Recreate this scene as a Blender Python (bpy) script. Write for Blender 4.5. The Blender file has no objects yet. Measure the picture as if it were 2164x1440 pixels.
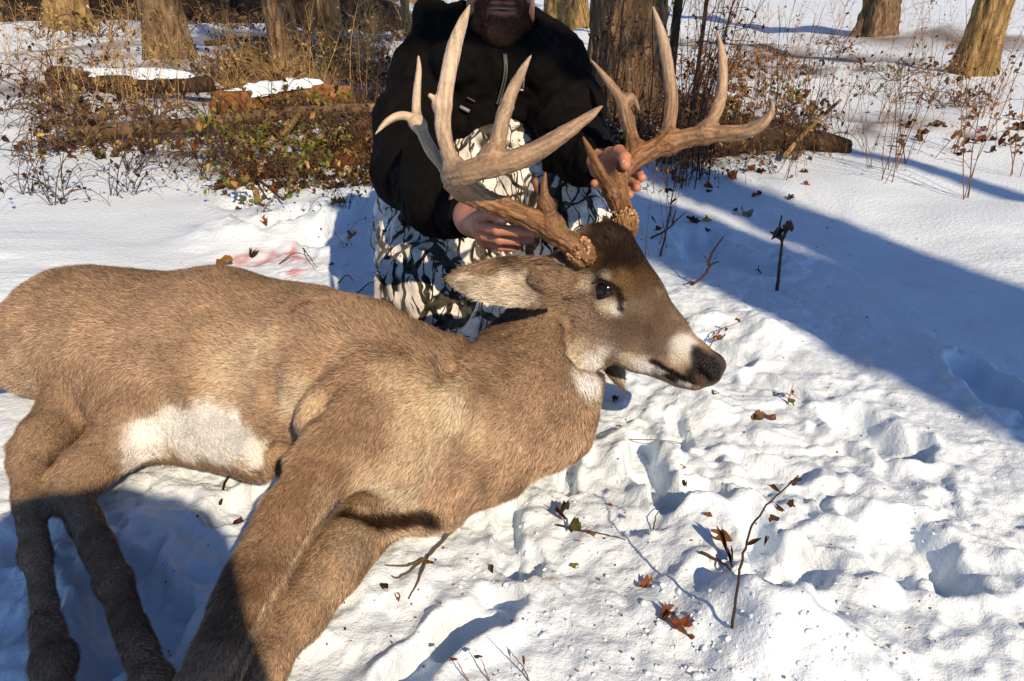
import bpy, bmesh, math, random
import numpy as np
from mathutils import Vector, Matrix

random.seed(7)
rng = np.random.default_rng(7)
scene = bpy.context.scene
coll = scene.collection

# ------------------------------------------------------------------ camera
CAM_H, PITCH, FPX = 0.80, math.radians(26.0), 1600.0      # height, tilt below horizon, focal length in photo pixels
PW, PH = 2164.0, 1440.0
cam_data = bpy.data.cameras.new('camera')
cam = bpy.data.objects.new('camera', cam_data)
coll.objects.link(cam)
cam.location = (0, 0, CAM_H)
cam.rotation_euler = (math.pi / 2 - PITCH, 0, 0)
cam_data.sensor_width = 36.0
cam_data.lens = FPX / PW * 36.0
cam_data.clip_start = 0.02
cam_data.clip_end = 2000
scene.camera = cam
scene.render.resolution_x, scene.render.resolution_y = 1024, 681

# ------------------------------------------------------------------ sky and sun
SUN_EL = math.radians(36.0)
SUN_XY = np.array([-0.42, 0.907]); SUN_XY /= np.linalg.norm(SUN_XY)      # where the light travels on the ground
world = bpy.data.worlds.new('World'); scene.world = world; world.use_nodes = True
nt = world.node_tree
bg = nt.nodes['Background']
sky = nt.nodes.new('ShaderNodeTexSky'); sky.sky_type = 'NISHITA'; sky.sun_disc = False
sky.sun_elevation = SUN_EL
sky.sun_rotation = math.atan2(-SUN_XY[0], -SUN_XY[1])
sky.altitude = 2500; sky.air_density = 0.7; sky.dust_density = 0.0; sky.ozone_density = 2.0
nt.links.new(sky.outputs[0], bg.inputs[0]); bg.inputs[1].default_value = 0.15
sl = bpy.data.lights.new('sun', 'SUN'); sl.energy = 4.9; sl.angle = math.radians(0.55); sl.color = (1.0, 0.785, 0.53)
sun = bpy.data.objects.new('sun', sl); coll.objects.link(sun)
LDIR = Vector((SUN_XY[0] * math.cos(SUN_EL), SUN_XY[1] * math.cos(SUN_EL), -math.sin(SUN_EL)))
sun.rotation_euler = LDIR.to_track_quat('-Z', 'Y').to_euler()
sun.location = (3, -6, 6)
vs = scene.view_settings
vs.view_transform = 'Standard'; vs.look = 'None'; vs.exposure = 0.26; vs.gamma = 1.0; vs.use_curve_mapping = False
scene.render.engine = 'CYCLES'
scene.cycles.max_bounces = 6; scene.cycles.diffuse_bounces = 3; scene.cycles.glossy_bounces = 2
scene.cycles.transparent_max_bounces = 6; scene.cycles.transmission_bounces = 2

# ------------------------------------------------------------------ pixel helpers (a pixel + a depth along the view axis -> a point)
CP, SP = math.cos(PITCH), math.sin(PITCH)
RV = np.array([1.0, 0, 0]); UV = np.array([0, SP, CP]); FV = np.array([0, CP, -SP]); CAMP = np.array([0, 0, CAM_H])
def ray(px, py): return FV + RV * ((px - PW / 2) / FPX) + UV * ((PH / 2 - py) / FPX)
def W(px, py, d): return CAMP + ray(px, py) * d
def WZ(px, py, z=0.0):
    r = ray(px, py); return CAMP + r * ((z - CAM_H) / r[2])
def project(V):
    Q = V - CAMP; d = Q @ FV
    return PW / 2 + FPX * (Q @ RV) / d, PH / 2 - FPX * (Q @ UV) / d, d
def unit(v): v = np.asarray(v, float); return v / (np.linalg.norm(v) + 1e-12)

# ------------------------------------------------------------------ noise
def _hash(i, j, k, s):
    n = (i.astype(np.int64) * 374761393 + j.astype(np.int64) * 668265263 + k.astype(np.int64) * 2147483647 + s * 1274126177) & 0xFFFFFFFF
    n = ((n ^ (n >> 13)) * 1274126177) & 0xFFFFFFFF
    n = ((n ^ (n >> 16)) * 2246822519) & 0xFFFFFFFF
    return ((n ^ (n >> 15)) & 0xFFFFFF) / float(0xFFFFFF)
def noise3(x, y, z, s=0):
    x, y, z = np.broadcast_arrays(np.asarray(x, float), np.asarray(y, float), np.asarray(z, float))
    i, j, k = np.floor(x), np.floor(y), np.floor(z)
    fx, fy, fz = x - i, y - j, z - k
    fx, fy, fz = fx * fx * (3 - 2 * fx), fy * fy * (3 - 2 * fy), fz * fz * (3 - 2 * fz)
    r = 0
    for a in (0, 1):
        for b in (0, 1):
            for c in (0, 1):
                r = r + _hash(i + a, j + b, k + c, s) * (fx if a else 1 - fx) * (fy if b else 1 - fy) * (fz if c else 1 - fz)
    return r * 2 - 1
def noise2(x, y, s=0):
    i, j = np.floor(x), np.floor(y)
    fx, fy = x - i, y - j
    fx, fy = fx * fx * fx * (fx * (fx * 6 - 15) + 10), fy * fy * fy * (fy * (fy * 6 - 15) + 10)
    z = np.zeros_like(i)
    h = lambda a, b: _hash(i + a, j + b, z, s)
    return (h(0, 0) * (1 - fx) + h(1, 0) * fx) * (1 - fy) * 2 + (h(0, 1) * (1 - fx) + h(1, 1) * fx) * fy * 2 - 1
def fbm3(P, f, o=3, s=0):
    r = 0; a = 1.0
    for q in range(o):
        r = r + a * noise3(P[:, 0] * f, P[:, 1] * f, P[:, 2] * f, s + q); f *= 2.03; a *= 0.5
    return r
def fbm2(x, y, f, o=4, s=0):
    r = 0; a = 1.0
    for q in range(o):
        r = r + a * noise2(x * f + 13.7 * q, y * f - 7.1 * q, s + q); f *= 2.03; a *= 0.5
    return r

# ------------------------------------------------------------------ meshes
def mesh_np(name, V, F, smooth=True):
    V = np.ascontiguousarray(V, dtype=np.float32); F = np.ascontiguousarray(F, dtype=np.int32)
    m = bpy.data.meshes.new(name)
    n, k = F.shape
    m.vertices.add(len(V)); m.vertices.foreach_set('co', V.ravel())
    m.loops.add(n * k); m.loops.foreach_set('vertex_index', F.ravel())
    m.polygons.add(n); m.polygons.foreach_set('loop_start', np.arange(0, n * k, k, dtype=np.int32))
    m.polygons.foreach_set('use_smooth', np.full(n, smooth, dtype=bool))
    m.update(calc_edges=True)
    return m
def set_col(m, C, name='Col'):
    C = np.asarray(C, dtype=np.float32)
    if C.shape[1] == 3: C = np.concatenate([C, np.ones((len(C), 1), np.float32)], 1)
    a = m.attributes.new(name, 'FLOAT_COLOR', 'POINT'); a.data.foreach_set('color', C.ravel())
def link(name, data, mat=None, parent=None):
    o = bpy.data.objects.new(name, data); coll.objects.link(o)
    if mat is not None and data is not None:
        if len(data.materials) == 0: data.materials.append(mat)
    if parent is not None: o.parent = parent
    return o
def tag(o, label=None, cat=None, group=None, kind=None):
    if label: o['label'] = label
    if cat: o['category'] = cat
    if group: o['group'] = group
    if kind: o['kind'] = kind
    return o
def empty(name, loc=(0, 0, 0), rz=0.0):
    o = bpy.data.objects.new(name, None); coll.objects.link(o); o.location = Vector(loc); o.rotation_euler = (0, 0, rz); o.empty_display_size = 0.05
    return o
class MB:
    """collects tubes, sheets and boxes into one mesh"""
    def __init__(s): s.V = []; s.F = []; s.C = []; s.n = 0
    def add(s, V, F, c=(1, 1, 1)):
        V = np.asarray(V, float); s.V.append(V); s.F += [tuple(int(i) + s.n for i in f) for f in F]; s.n += len(V)
        c = np.asarray(c, float); s.C.append(np.tile(c, (len(V), 1)) if c.ndim == 1 else c)
    def tube(s, pts, rad, n=6, c=(1, 1, 1), cap=True):
        pts = np.asarray(pts, float); m = len(pts)
        rad = np.broadcast_to(np.asarray(rad, float), (m,))
        T = np.gradient(pts, axis=0); T /= np.linalg.norm(T, axis=1, keepdims=True) + 1e-12
        ref = np.array([0, 0, 1.0]) if abs(T[0, 2]) < .9 else np.array([1.0, 0, 0])
        A = np.cross(T, ref); A /= np.linalg.norm(A, axis=1, keepdims=True) + 1e-12
        B = np.cross(T, A)
        th = np.arange(n) * 2 * math.pi / n
        ring = pts[:, None] + rad[:, None, None] * (np.cos(th)[None, :, None] * A[:, None] + np.sin(th)[None, :, None] * B[:, None])
        F = [(i * n + j, i * n + (j + 1) % n, (i + 1) * n + (j + 1) % n, (i + 1) * n + j) for i in range(m - 1) for j in range(n)]
        if cap: F += [tuple(range(n - 1, -1, -1)), tuple((m - 1) * n + j for j in range(n))]
        c = np.asarray(c, float)
        if c.ndim == 2: c = np.repeat(c, n, axis=0)
        s.add(ring.reshape(-1, 3), F, c)
    def mesh(s, name, smooth=True, col=False):
        m = bpy.data.meshes.new(name)
        m.from_pydata(np.concatenate(s.V).tolist(), [], s.F)
        if smooth: m.polygons.foreach_set('use_smooth', np.ones(len(m.polygons), dtype=bool))
        if col: set_col(m, np.concatenate(s.C))
        m.update(); return m

# ------------------------------------------------------------------ implicit bodies: smooth unions of tapered limbs, meshed with surface nets
class Field:
    def __init__(s, lo, hi, h):
        s.h = h; s.lo = np.asarray(lo, float); s.n = np.ceil((np.asarray(hi, float) - s.lo) / h).astype(int) + 1
        s.A = np.full(s.n, 0.3, dtype=np.float32); s.prims = []
    def _sub(s, a, b, r):
        i0 = np.clip(np.floor((np.minimum(a, b) - r - s.lo) / s.h).astype(int), 0, s.n - 1)
        i1 = np.clip(np.ceil((np.maximum(a, b) + r - s.lo) / s.h).astype(int) + 1, 1, s.n)
        sl = tuple(slice(p, q) for p, q in zip(i0, i1))
        ax = [(s.lo[k] + s.h * np.arange(i0[k], i1[k])).astype(np.float32) for k in range(3)]
        return sl, ax[0][:, None, None], ax[1][None, :, None], ax[2][None, None, :]
    @staticmethod
    def _dist(x, y, z, a, b, ra, rb, sq):
        if sq is not None:
            n, f = sq; n = unit(n); g = 1.0 / f - 1.0
            dn = (x * n[0] + y * n[1] + z * n[2]) * g
            x, y, z = x + dn * n[0], y + dn * n[1], z + dn * n[2]
            a = a + n * (a @ n) * g; b = b + n * (b @ n) * g
        ab = b - a; L2 = float(ab @ ab) + 1e-12
        px, py, pz = x - a[0], y - a[1], z - a[2]
        t = np.clip((px * ab[0] + py * ab[1] + pz * ab[2]) / L2, 0, 1)
        d = np.sqrt((px - t * ab[0]) ** 2 + (py - t * ab[1]) ** 2 + (pz - t * ab[2]) ** 2) - (ra + (rb - ra) * t)
        return d if sq is None else d * (0.5 + 0.5 * sq[1])
    def add(s, a, b, ra, rb, k=0.03, sq=None, flow=None, fl=1.0):
        a = np.asarray(a, float); b = np.asarray(b, float)
        sl, x, y, z = s._sub(a, b, max(ra, rb) + k + 3 * s.h)
        d = s._dist(x, y, z, a, b, ra, rb, sq).astype(np.float32)
        g = s.A[sl]
        h = np.clip(0.5 + 0.5 * (g - d) / k, 0, 1)
        s.A[sl] = g + (d - g) * h - k * h * (1 - h)
        s.prims.append((a, b, ra, rb, unit(b - a) if flow is None else unit(flow), fl))
    def cut(s, a, b, ra, rb, k=0.01, sq=None):
        a = np.asarray(a, float); b = np.asarray(b, float)
        sl, x, y, z = s._sub(a, b, max(ra, rb) + k + 3 * s.h)
        d = -s._dist(x, y, z, a, b, ra, rb, sq).astype(np.float32)
        g = s.A[sl]
        h = np.clip(0.5 - 0.5 * (g - d) / k, 0, 1)
        s.A[sl] = g + (d - g) * h + k * h * (1 - h)
    def chain(s, pts, rad, k=0.03, sq=None, fl=1.0):
        for i in range(len(pts) - 1): s.add(pts[i], pts[i + 1], rad[i], rad[i + 1], k, sq, None, fl)
    def hit(s, px, py, d0=0.5, d1=2.4, back=0.0):
        """first point of the body along the view ray through a photo pixel"""
        ds = np.arange(d0, d1, .002); P = CAMP + ray(px, py) * ds[:, None]
        I = np.round((P - s.lo) / s.h).astype(int); ok = ((I >= 0) & (I < s.n)).all(1); I[~ok] = 0
        v = np.where(ok, s.A[I[:, 0], I[:, 1], I[:, 2]], 1.0); k = np.where(v < 0)[0]
        d = ds[k[0]] if len(k) else d1
        return CAMP + ray(px, py) * (d + back)
    def crease(s, pts, r, k=.012, back=0.0, sub=6):
        Q = [s.hit(x, y) for x, y in pts]; Q = [q + unit(q - CAMP) * back for q in Q]
        r = np.broadcast_to(np.asarray(r, float), (len(Q),))
        for i in range(len(Q) - 1): s.cut(Q[i], Q[i + 1], r[i], r[i + 1], k)
    def clip_below(s, z, k=0.02):
        ax = (s.lo[2] + s.h * np.arange(s.n[2]))[None, None, :].astype(np.float32)
        s.A = np.maximum(s.A, z - ax)
    def mesh(s):
        A = s.A; S = A < 0
        n = S.shape
        c = np.zeros((n[0] - 1, n[1] - 1, n[2] - 1), dtype=np.uint8)
        for i in (0, 1):
            for j in (0, 1):
                for k in (0, 1):
                    c += S[i:n[0] - 1 + i, j:n[1] - 1 + j, k:n[2] - 1 + k]
        act = (c > 0) & (c < 8)
        I = np.argwhere(act); del c
        idx = np.full(act.shape, -1, dtype=np.int32); idx[act] = np.arange(len(I))
        cor = [(i, j, k) for i in (0, 1) for j in (0, 1) for k in (0, 1)]
        val = {q: A[I[:, 0] + q[0], I[:, 1] + q[1], I[:, 2] + q[2]].astype(float) for q in cor}
        P = np.zeros((len(I), 3)); N = np.zeros(len(I))
        for p in cor:
            for q in cor:
                df = [q[t] - p[t] for t in range(3)]
                if sorted(df) == [0, 0, 1]:
                    a, b = val[p], val[q]; m = (a < 0) != (b < 0)
                    t = np.where(m, a / np.where(m, a - b, 1), 0)
                    for e in range(3): P[:, e] += np.where(m, p[e] + t * df[e], 0)
                    N += m
        V = s.lo + s.h * (I + P / np.maximum(N, 1)[:, None])
        quads = []
        for ax in range(3):
            u, v = [(1, 2), (2, 0), (0, 1)][ax]
            sa = [slice(None)] * 3; sb = [slice(None)] * 3
            sa[ax] = slice(0, -1); sb[ax] = slice(1, None)
            a, b = S[tuple(sa)], S[tuple(sb)]
            E = np.argwhere(a != b)
            ok = (E[:, u] > 0) & (E[:, v] > 0) & (E[:, u] < n[u] - 1) & (E[:, v] < n[v] - 1)
            E = E[ok]
            ins = a[E[:, 0], E[:, 1], E[:, 2]]
            def cell(du, dv):
                Q = E.copy(); Q[:, u] -= du; Q[:, v] -= dv
                return idx[Q[:, 0], Q[:, 1], Q[:, 2]]
            q = np.stack([cell(1, 1), cell(0, 1), cell(0, 0), cell(1, 0)], 1)
            q[~ins] = q[~ins][:, ::-1]
            quads.append(q)
        F = np.concatenate(quads)
        return V, F[(F >= 0).all(1)]
def vert_normals(V, F):
    d1 = V[F[:, 2]] - V[F[:, 0]]; d2 = V[F[:, 3 % F.shape[1]]] - V[F[:, 1]]
    if F.shape[1] == 3: d2 = V[F[:, 2]] - V[F[:, 1]]
    fn = np.cross(d1, d2)
    N = np.zeros_like(V)
    for k in range(F.shape[1]):
        for e in range(3): N[:, e] += np.bincount(F[:, k], fn[:, e], len(V))
    return N / (np.linalg.norm(N, axis=1, keepdims=True) + 1e-12)
def smooth_mesh(V, F, it=2, lam=0.5):
    for _ in range(it):
        S = np.zeros_like(V); n = np.zeros(len(V)); m = F.shape[1]
        for k in range(m):
            a, b = F[:, k], F[:, (k + 1) % m]
            for e in range(3): S[:, e] += np.bincount(a, V[b, e], len(V))
            n += np.bincount(a, minlength=len(V))
        V = V + lam * (S / np.maximum(n, 1)[:, None] - V)
    return V
def flow_field(V, prims):
    D = np.zeros_like(V); Wt = np.zeros(len(V)); L = np.zeros(len(V))
    for a, b, ra, rb, f, fl in prims:
        ab = b - a; t = np.clip(((V - a) @ ab) / (ab @ ab + 1e-12), 0, 1)
        d = np.linalg.norm(V - a - t[:, None] * ab, axis=1) - (ra + (rb - ra) * t)
        w = np.exp(-np.maximum(d, -0.02) / 0.02)
        D += w[:, None] * f; Wt += w; L += w * fl
    return D / (np.linalg.norm(D, axis=1, keepdims=True) + 1e-9), L / np.maximum(Wt, 1e-12)

def fur(name, V, F, N, flow, length, col, count, width, lift, mat, parent, seed=3, jit=0.35, dark=0.45, wave=0.0, dens=None):
    """one thin triangle for each hair, lying along the flow of the coat"""
    r = np.random.default_rng(seed)
    cr = 0.5 * np.linalg.norm(np.cross(V[F[:, 2]] - V[F[:, 0]], V[F[:, 3 % F.shape[1]]] - V[F[:, 1]]), axis=1)
    fl = length[F].mean(1)
    w = cr * (fl > 1e-4)
    if dens is not None: w = w * dens[F].mean(1)
    cum = np.cumsum(w); pick = np.searchsorted(cum, r.random(count) * cum[-1])
    pick = np.minimum(pick, len(F) - 1); q = F[pick]
    u, v = r.random(count)[:, None], r.random(count)[:, None]
    def bil(X): return (X[q[:, 0]] * (1 - u) + X[q[:, 1]] * u) * (1 - v) + (X[q[:, 3]] * (1 - u) + X[q[:, 2]] * u) * v
    P = bil(V); n = bil(N); n /= np.linalg.norm(n, axis=1, keepdims=True) + 1e-9
    f = bil(flow); cj = q[np.arange(count), r.integers(0, 4, count)]; c = .5 * bil(col) + .5 * col[cj]; L = bil(length[:, None])[:, 0] * (0.65 + 0.7 * r.random(count))
    cl = fbm3(P, 26.0, 2, seed)[:, None]                    # locks of hair lean together
    f = f + jit * r.normal(size=(count, 3)) + wave * cl * np.cross(n, f)
    f -= n * (f * n).sum(1, keepdims=True); f /= np.linalg.norm(f, axis=1, keepdims=True) + 1e-9
    lf = (lift * (0.6 + 0.8 * r.random(count)))[:, None]
    d = f * np.sqrt(np.maximum(1 - lf ** 2, 0)) + n * lf
    side = np.cross(n, d); side /= np.linalg.norm(side, axis=1, keepdims=True) + 1e-9
    side = side * np.cos(0.5) + n * np.sin(0.5) * np.sign(r.random(count) - .5)[:, None]
    wd = (width * (0.7 + 0.6 * r.random(count)))[:, None]
    tip = P + d * L[:, None]
    VV = np.stack([P - side * wd / 2 - n * .001, P + side * wd / 2 - n * .001, tip], 1).reshape(-1, 3)
    FF = np.arange(count * 3).reshape(-1, 3)
    b = (0.75 + 0.5 * r.random(count))[:, None] * (1 + 0.28 * cl)
    white = np.clip((c.min(1, keepdims=True) - .40) / .25, 0, 1)                # white hair has no dark bands
    agouti = (r.random(count) < dark * (1 - .85 * white[:, 0]))[:, None]
    root = c * (0.62 + .3 * white) * b
    tp = np.where(agouti, c * 0.32, c * 1.42) * b
    CC = np.stack([root, root, tp], 1).reshape(-1, 3)
    m = mesh_np(name, VV, FF, smooth=False); set_col(m, np.clip(CC, 0.002, 0.95))
    o = link(name, m, mat, parent); o['kind'] = 'stuff'
    return o

# ------------------------------------------------------------------ materials
def new_mat(name, rough=0.7, spec=0.3, col=None):
    m = bpy.data.materials.new(name); m.use_nodes = True
    b = m.node_tree.nodes['Principled BSDF']
    b.inputs['Roughness'].default_value = rough; b.inputs['Specular IOR Level'].default_value = spec
    if col is not None: b.inputs['Base Color'].default_value = (*col, 1)
    return m, m.node_tree, b
def ramp(t, fac, stops):
    r = t.nodes.new('ShaderNodeValToRGB'); e = r.color_ramp.elements
    while len(e) < len(stops): e.new(0.5)
    for q, (p, c) in zip(e, stops): q.position = p; q.color = (*c, 1) if len(c) == 3 else c
    t.links.new(fac, r.inputs[0]); return r
def mixc(t, fac, a, b, mode='MIX'):
    m = t.nodes.new('ShaderNodeMix'); m.data_type = 'RGBA'; m.blend_type = mode
    for s, v in ((m.inputs[0], fac), (m.inputs[6], a), (m.inputs[7], b)):
        if isinstance(v, (int, float)): s.default_value = v
        elif isinstance(v, tuple): s.default_value = (*v, 1)
        else: t.links.new(v, s)
    return m.outputs[2]
def noise(t, scale, detail=4, vec=None, rough=0.55, dist=0.0):
    n = t.nodes.new('ShaderNodeTexNoise'); n.inputs['Scale'].default_value = scale; n.inputs['Detail'].default_value = detail
    n.inputs['Roughness'].default_value = rough; n.inputs['Distortion'].default_value = dist
    if vec is not None: t.links.new(vec, n.inputs['Vector'])
    return n
def coords(t, kind='Object', scale=(1, 1, 1)):
    c = t.nodes.new('ShaderNodeTexCoord'); mp = t.nodes.new('ShaderNodeMapping'); mp.inputs['Scale'].default_value = scale
    t.links.new(c.outputs[kind], mp.inputs['Vector']); return mp.outputs[0]
def bump(t, b, h, dist=0.005, strength=0.6):
    n = t.nodes.new('ShaderNodeBump'); n.inputs['Distance'].default_value = dist; n.inputs['Strength'].default_value = strength
    t.links.new(h, n.inputs['Height']); t.links.new(n.outputs[0], b.inputs['Normal'])
def attr(t, name='Col'):
    a = t.nodes.new('ShaderNodeAttribute'); a.attribute_name = name; return a
def mth(t, op, a, b=None, clamp=False):
    n = t.nodes.new('ShaderNodeMath'); n.operation = op; n.use_clamp = clamp
    for i, v in enumerate((a, b)):
        if v is None: continue
        if isinstance(v, (int, float)): n.inputs[i].default_value = v
        else: t.links.new(v, n.inputs[i])
    return n.outputs[0]

def mat_snow():
    m, t, b = new_mat('snow', 0.55, 0.25)
    co = coords(t)
    st = attr(t)                                        # stains and litter flecks that lie in the snow
    base = mixc(t, noise(t, 6, 4, co).outputs[0], (0.655, 0.755, 0.86), (0.71, 0.80, 0.89))
    fl = noise(t, 130, 2, co); flm = ramp(t, fl.outputs[0], [(0.745, (0, 0, 0)), (0.77, (1, 1, 1))])
    base = mixc(t, mth(t, 'MULTIPLY', flm.outputs[0], 0.5), base, (0.25, 0.15, 0.09))
    col = mixc(t, 1.0, base, st.outputs['Color'], 'MULTIPLY')
    t.links.new(col, b.inputs['Base Color'])
    h1 = noise(t, 70, 6, co, 0.62); h2 = noise(t, 420, 3, co)
    hs = mth(t, 'ADD', h1.outputs[0], mth(t, 'MULTIPLY', h2.outputs[0], 0.22))
    bump(t, b, hs, 0.011, 0.6)
    b.inputs['Subsurface Weight'].default_value = 0.0
    return m
def mat_col(name, rough=0.7, spec=0.3, mult=1.0, nscale=0, nd_=0.003):
    m, t, b = new_mat(name, rough, spec)
    t.links.new(attr(t).outputs['Color'], b.inputs['Base Color'])
    if nscale: bump(t, b, noise(t, nscale, 4, coords(t)).outputs[0], nd_, 0.7)
    return m
def mat_bark(name, c0, c1, c2, zs=0.30, scale=26, moss=None):
    m, t, b = new_mat(name, 0.9, 0.15)
    co = coords(t, 'Object', (1, 1, zs))
    n1 = noise(t, scale, 6, co, 0.6, 0.6); n2 = noise(t, 7, 3, coords(t))
    r = ramp(t, n1.outputs[0], [(0.34, c0), (0.52, c1), (0.70, c2)])
    col = mixc(t, ramp(t, n2.outputs[0], [(0.4, (0, 0, 0)), (0.65, (1, 1, 1))]).outputs[0], r.outputs[0], moss or c1)
    col = mixc(t, 0.55, r.outputs[0], col)
    t.links.new(col, b.inputs['Base Color'])
    bump(t, b, n1.outputs[0], 0.035, 1.0)
    return m
M = {}
M['snow'] = mat_snow()
M['fur'] = mat_col('deer_fur', 0.55, 0.22)
M['bark_grey'] = mat_bark('bark_grey', (0.03, 0.02, 0.014), (0.16, 0.105, 0.062), (0.33, 0.23, 0.14))
M['bark_tan'] = mat_bark('bark_tan', (0.07, 0.04, 0.018), (0.27, 0.17, 0.075), (0.46, 0.32, 0.16), moss=(0.23, 0.17, 0.05))
M['bark_dark'] = mat_bark('bark_dark', (0.015, 0.01, 0.007), (0.06, 0.035, 0.02), (0.14, 0.085, 0.05))
M['bark_rot'] = mat_bark('bark_rot', (0.05, 0.022, 0.010), (0.24, 0.11, 0.04), (0.42, 0.23, 0.10), zs=1.0, scale=22)
M['earth'] = mat_bark('shade_black_earth', (0.006, 0.004, 0.003), (0.016, 0.010, 0.007), (0.04, 0.025, 0.015), zs=1.0, scale=6)  # near-black tone carries the deep shade on the bank
M['plant'] = mat_col('dry_plant', 0.75, 0.2)

# ------------------------------------------------------------------ snow ground: one sheet, fine near the camera, reaching far out
PITS = [((1345, 960), (1405, 1065), .030, .050), ((1405, 1050), (1490, 1070), .028, .035), ((1590, 1170), (1640, 1240), .040, .055),
        ((1620, 1290), (1720, 1250), .040, .050), ((1030, 1290), (975, 1345), .026, .040), ((970, 1350), (895, 1445), .034, .045),
        ((1225, 950), (1212, 1030), .018, .030), ((1440, 880), (1436, 950), .016, .025), ((1080, 1080), (1078, 1180), .018, .022),
        ((1130, 1160), (1105, 1200), .02, .02), ((480, 1080), (540, 1040), .03, .03), ((1560, 980), (1650, 1020), .03, .018),
        ((1800, 900), (1900, 960), .05, .05), ((1880, 1150), (1990, 1210), .05, .05), ((2060, 800), (2130, 850), .05, .05),
        ((1500, 735), (1580, 760), .03, .025), ((1600, 800), (1680, 830), .03, .02), ((250, 1250), (330, 1330), .05, .05),
        ((700, 500), (760, 470), .08, .06), ((520, 420), (600, 400), .08, .06), ((1480, 520), (1600, 560), .09, .05), ((560, 480), (640, 460), .08, .06)]
PITS = [(WZ(*a)[:2], WZ(*b)[:2], w, d) for a, b, w, d in PITS]
RISE = [((1560, 1320), .05, .03), ((1680, 1350), .06, .035), ((1460, 1110), .045, .016), ((1530, 690), .10, .045), ((1620, 720), .07, .04),
        ((1500, 850), .06, .025), ((1010, 1330), .04, .015), ((1300, 960), .05, .018), ((1430, 1200), .05, .02), ((1130, 1250), .05, .016),
        ((1640, 1400), .08, .03), ((640, 470), .12, .06), ((480, 500), .15, .06), ((760, 420), .1, .05)]
RISE = [(WZ(*a)[:2], w, h) for a, w, h in RISE]
def ground_h(x, y):
    x = np.asarray(x, float); y = np.asarray(y, float)
    r = np.hypot(x, y)
    wx = x + 0.03 * noise2(x * 9, y * 9, 5); wy = y + 0.03 * noise2(x * 9, y * 9, 6)
    far = np.clip((r - 3.0) / 6.0, 0, 1)
    h = 0.016 * fbm2(wx, wy, 2.3, 3, 1) * (1 + far * 2.5) + 0.13 * far * noise2(x * .33, y * .33, 9)
    lum = 1 - np.abs(fbm2(wx, wy, 9.0, 3, 20))                # rounded clods
    mask = np.clip(0.55 + 0.9 * noise2(x * 1.7 + 3, y * 1.7, 31), 0.12, 1.2)
    tram = np.clip((1.75 - r) / 0.5, 0.50, 1)
    near = np.clip((5 - r) / 2, 0, 1)
    h += near * mask * tram * 0.012 * (lum - 0.5)
    cl = np.clip(fbm2(wx, wy, 17.0, 2, 120) * 1.4 + .1, 0, 1); h += near * mask * tram * 0.0075 * cl * cl * (3 - 2 * cl)
    h += near * mask * tram * 0.0055 * fbm2(wx, wy, 38.0, 3, 50)
    h += near * tram * 0.0045 * fbm2(x + .01 * noise2(x * 40, y * 40, 8), y, 23.0, 3, 150)
    for a, b, w, dp in PITS:
        ab = b - a; t = np.clip(((wx - a[0]) * ab[0] + (wy - a[1]) * ab[1]) / (ab @ ab + 1e-9), 0, 1)
        d = np.hypot(wx - a[0] - t * ab[0], wy - a[1] - t * ab[1]) / w
        d = d * (1 + 0.22 * noise2(x * 30, y * 30, 71) + .3 * noise2(x * 13, y * 13, 73))
        e_ = np.clip(1.35 - d * d * .8, 0, 1); h += -dp * .8 * e_ * e_ * (3 - 2 * e_) + 0.22 * dp * np.exp(-((d - 1.5) / 0.45) ** 2)
    for c, w, dp in RISE:
        d2 = ((wx - c[0]) ** 2 + (wy - c[1]) ** 2) / (w * w)
        h += dp * np.exp(-d2) * (1 + 0.35 * noise2(x * 22, y * 22, 77))
    return h
def axis_lines(lo, hi, step, far, g=1.13):
    c = list(np.arange(lo, hi, step)); s = step; v = hi
    up = []
    while v < far: up.append(v); s *= g; v += s
    s = step; v = lo - step; dn = []
    while v > -far: dn.append(v); s *= g; v -= s
    return np.array(dn[::-1] + c + up)
gx = axis_lines(-0.75, 1.05, 0.0052, 400); gy = axis_lines(0.52, 2.15, 0.0052, 400, 1.085)
GX, GY = np.meshgrid(gx, gy, indexing='ij')
GZ = ground_h(GX.ravel(), GY.ravel())
gV = np.stack([GX.ravel(), GY.ravel(), GZ], 1)
GZ2 = GZ.reshape(GX.shape)
def gh(x, y):
    i = int(np.clip(np.searchsorted(gx, x) - 1, 0, len(gx) - 2)); j = int(np.clip(np.searchsorted(gy, y) - 1, 0, len(gy) - 2))
    u = (x - gx[i]) / (gx[i + 1] - gx[i]); v = (y - gy[j]) / (gy[j + 1] - gy[j])
    return float((GZ2[i, j] * (1 - u) + GZ2[i + 1, j] * u) * (1 - v) + (GZ2[i, j + 1] * (1 - u) + GZ2[i + 1, j + 1] * u) * v)
def on_ground(px, py, dz=0.0):
    p = WZ(px, py, 0.0)
    for _ in range(3): p = WZ(px, py, gh(p[0], p[1]))
    return Vector((p[0], p[1], gh(p[0], p[1]) + dz))
ni, nj = GX.shape
ii, jj = np.meshgrid(np.arange(ni - 1), np.arange(nj - 1), indexing='ij')
q0 = (ii * nj + jj).ravel()
gF = np.stack([q0, q0 + nj, q0 + nj + 1, q0 + 1], 1)
gm = mesh_np('snow_ground', gV, gF)
gc = np.ones((len(gV), 3))
def stain(px, py, r, c, s):
    p = WZ(px, py)
    d = np.hypot(gV[:, 0] - p[0], gV[:, 1] - p[1]) / r
    n = noise2(gV[:, 0] * 24, gV[:, 1] * 24, 91) + 0.7 * noise2(gV[:, 0] * 60, gV[:, 1] * 60, 92)
    w = np.clip((1.1 - d) * 1.3 + 0.75 * n - 0.25, 0, 1) * s * (d < 2)
    global gc
    gc = gc * (1 - w[:, None]) + np.array(c) * w[:, None]
for px, py, r in ((548, 530, .07), (600, 548, .08), (630, 570, .05), (505, 548, .06), (560, 545, .05), (620, 535, .05)): stain(px, py, r, (0.85, 0.22, 0.2), 0.75)
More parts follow.
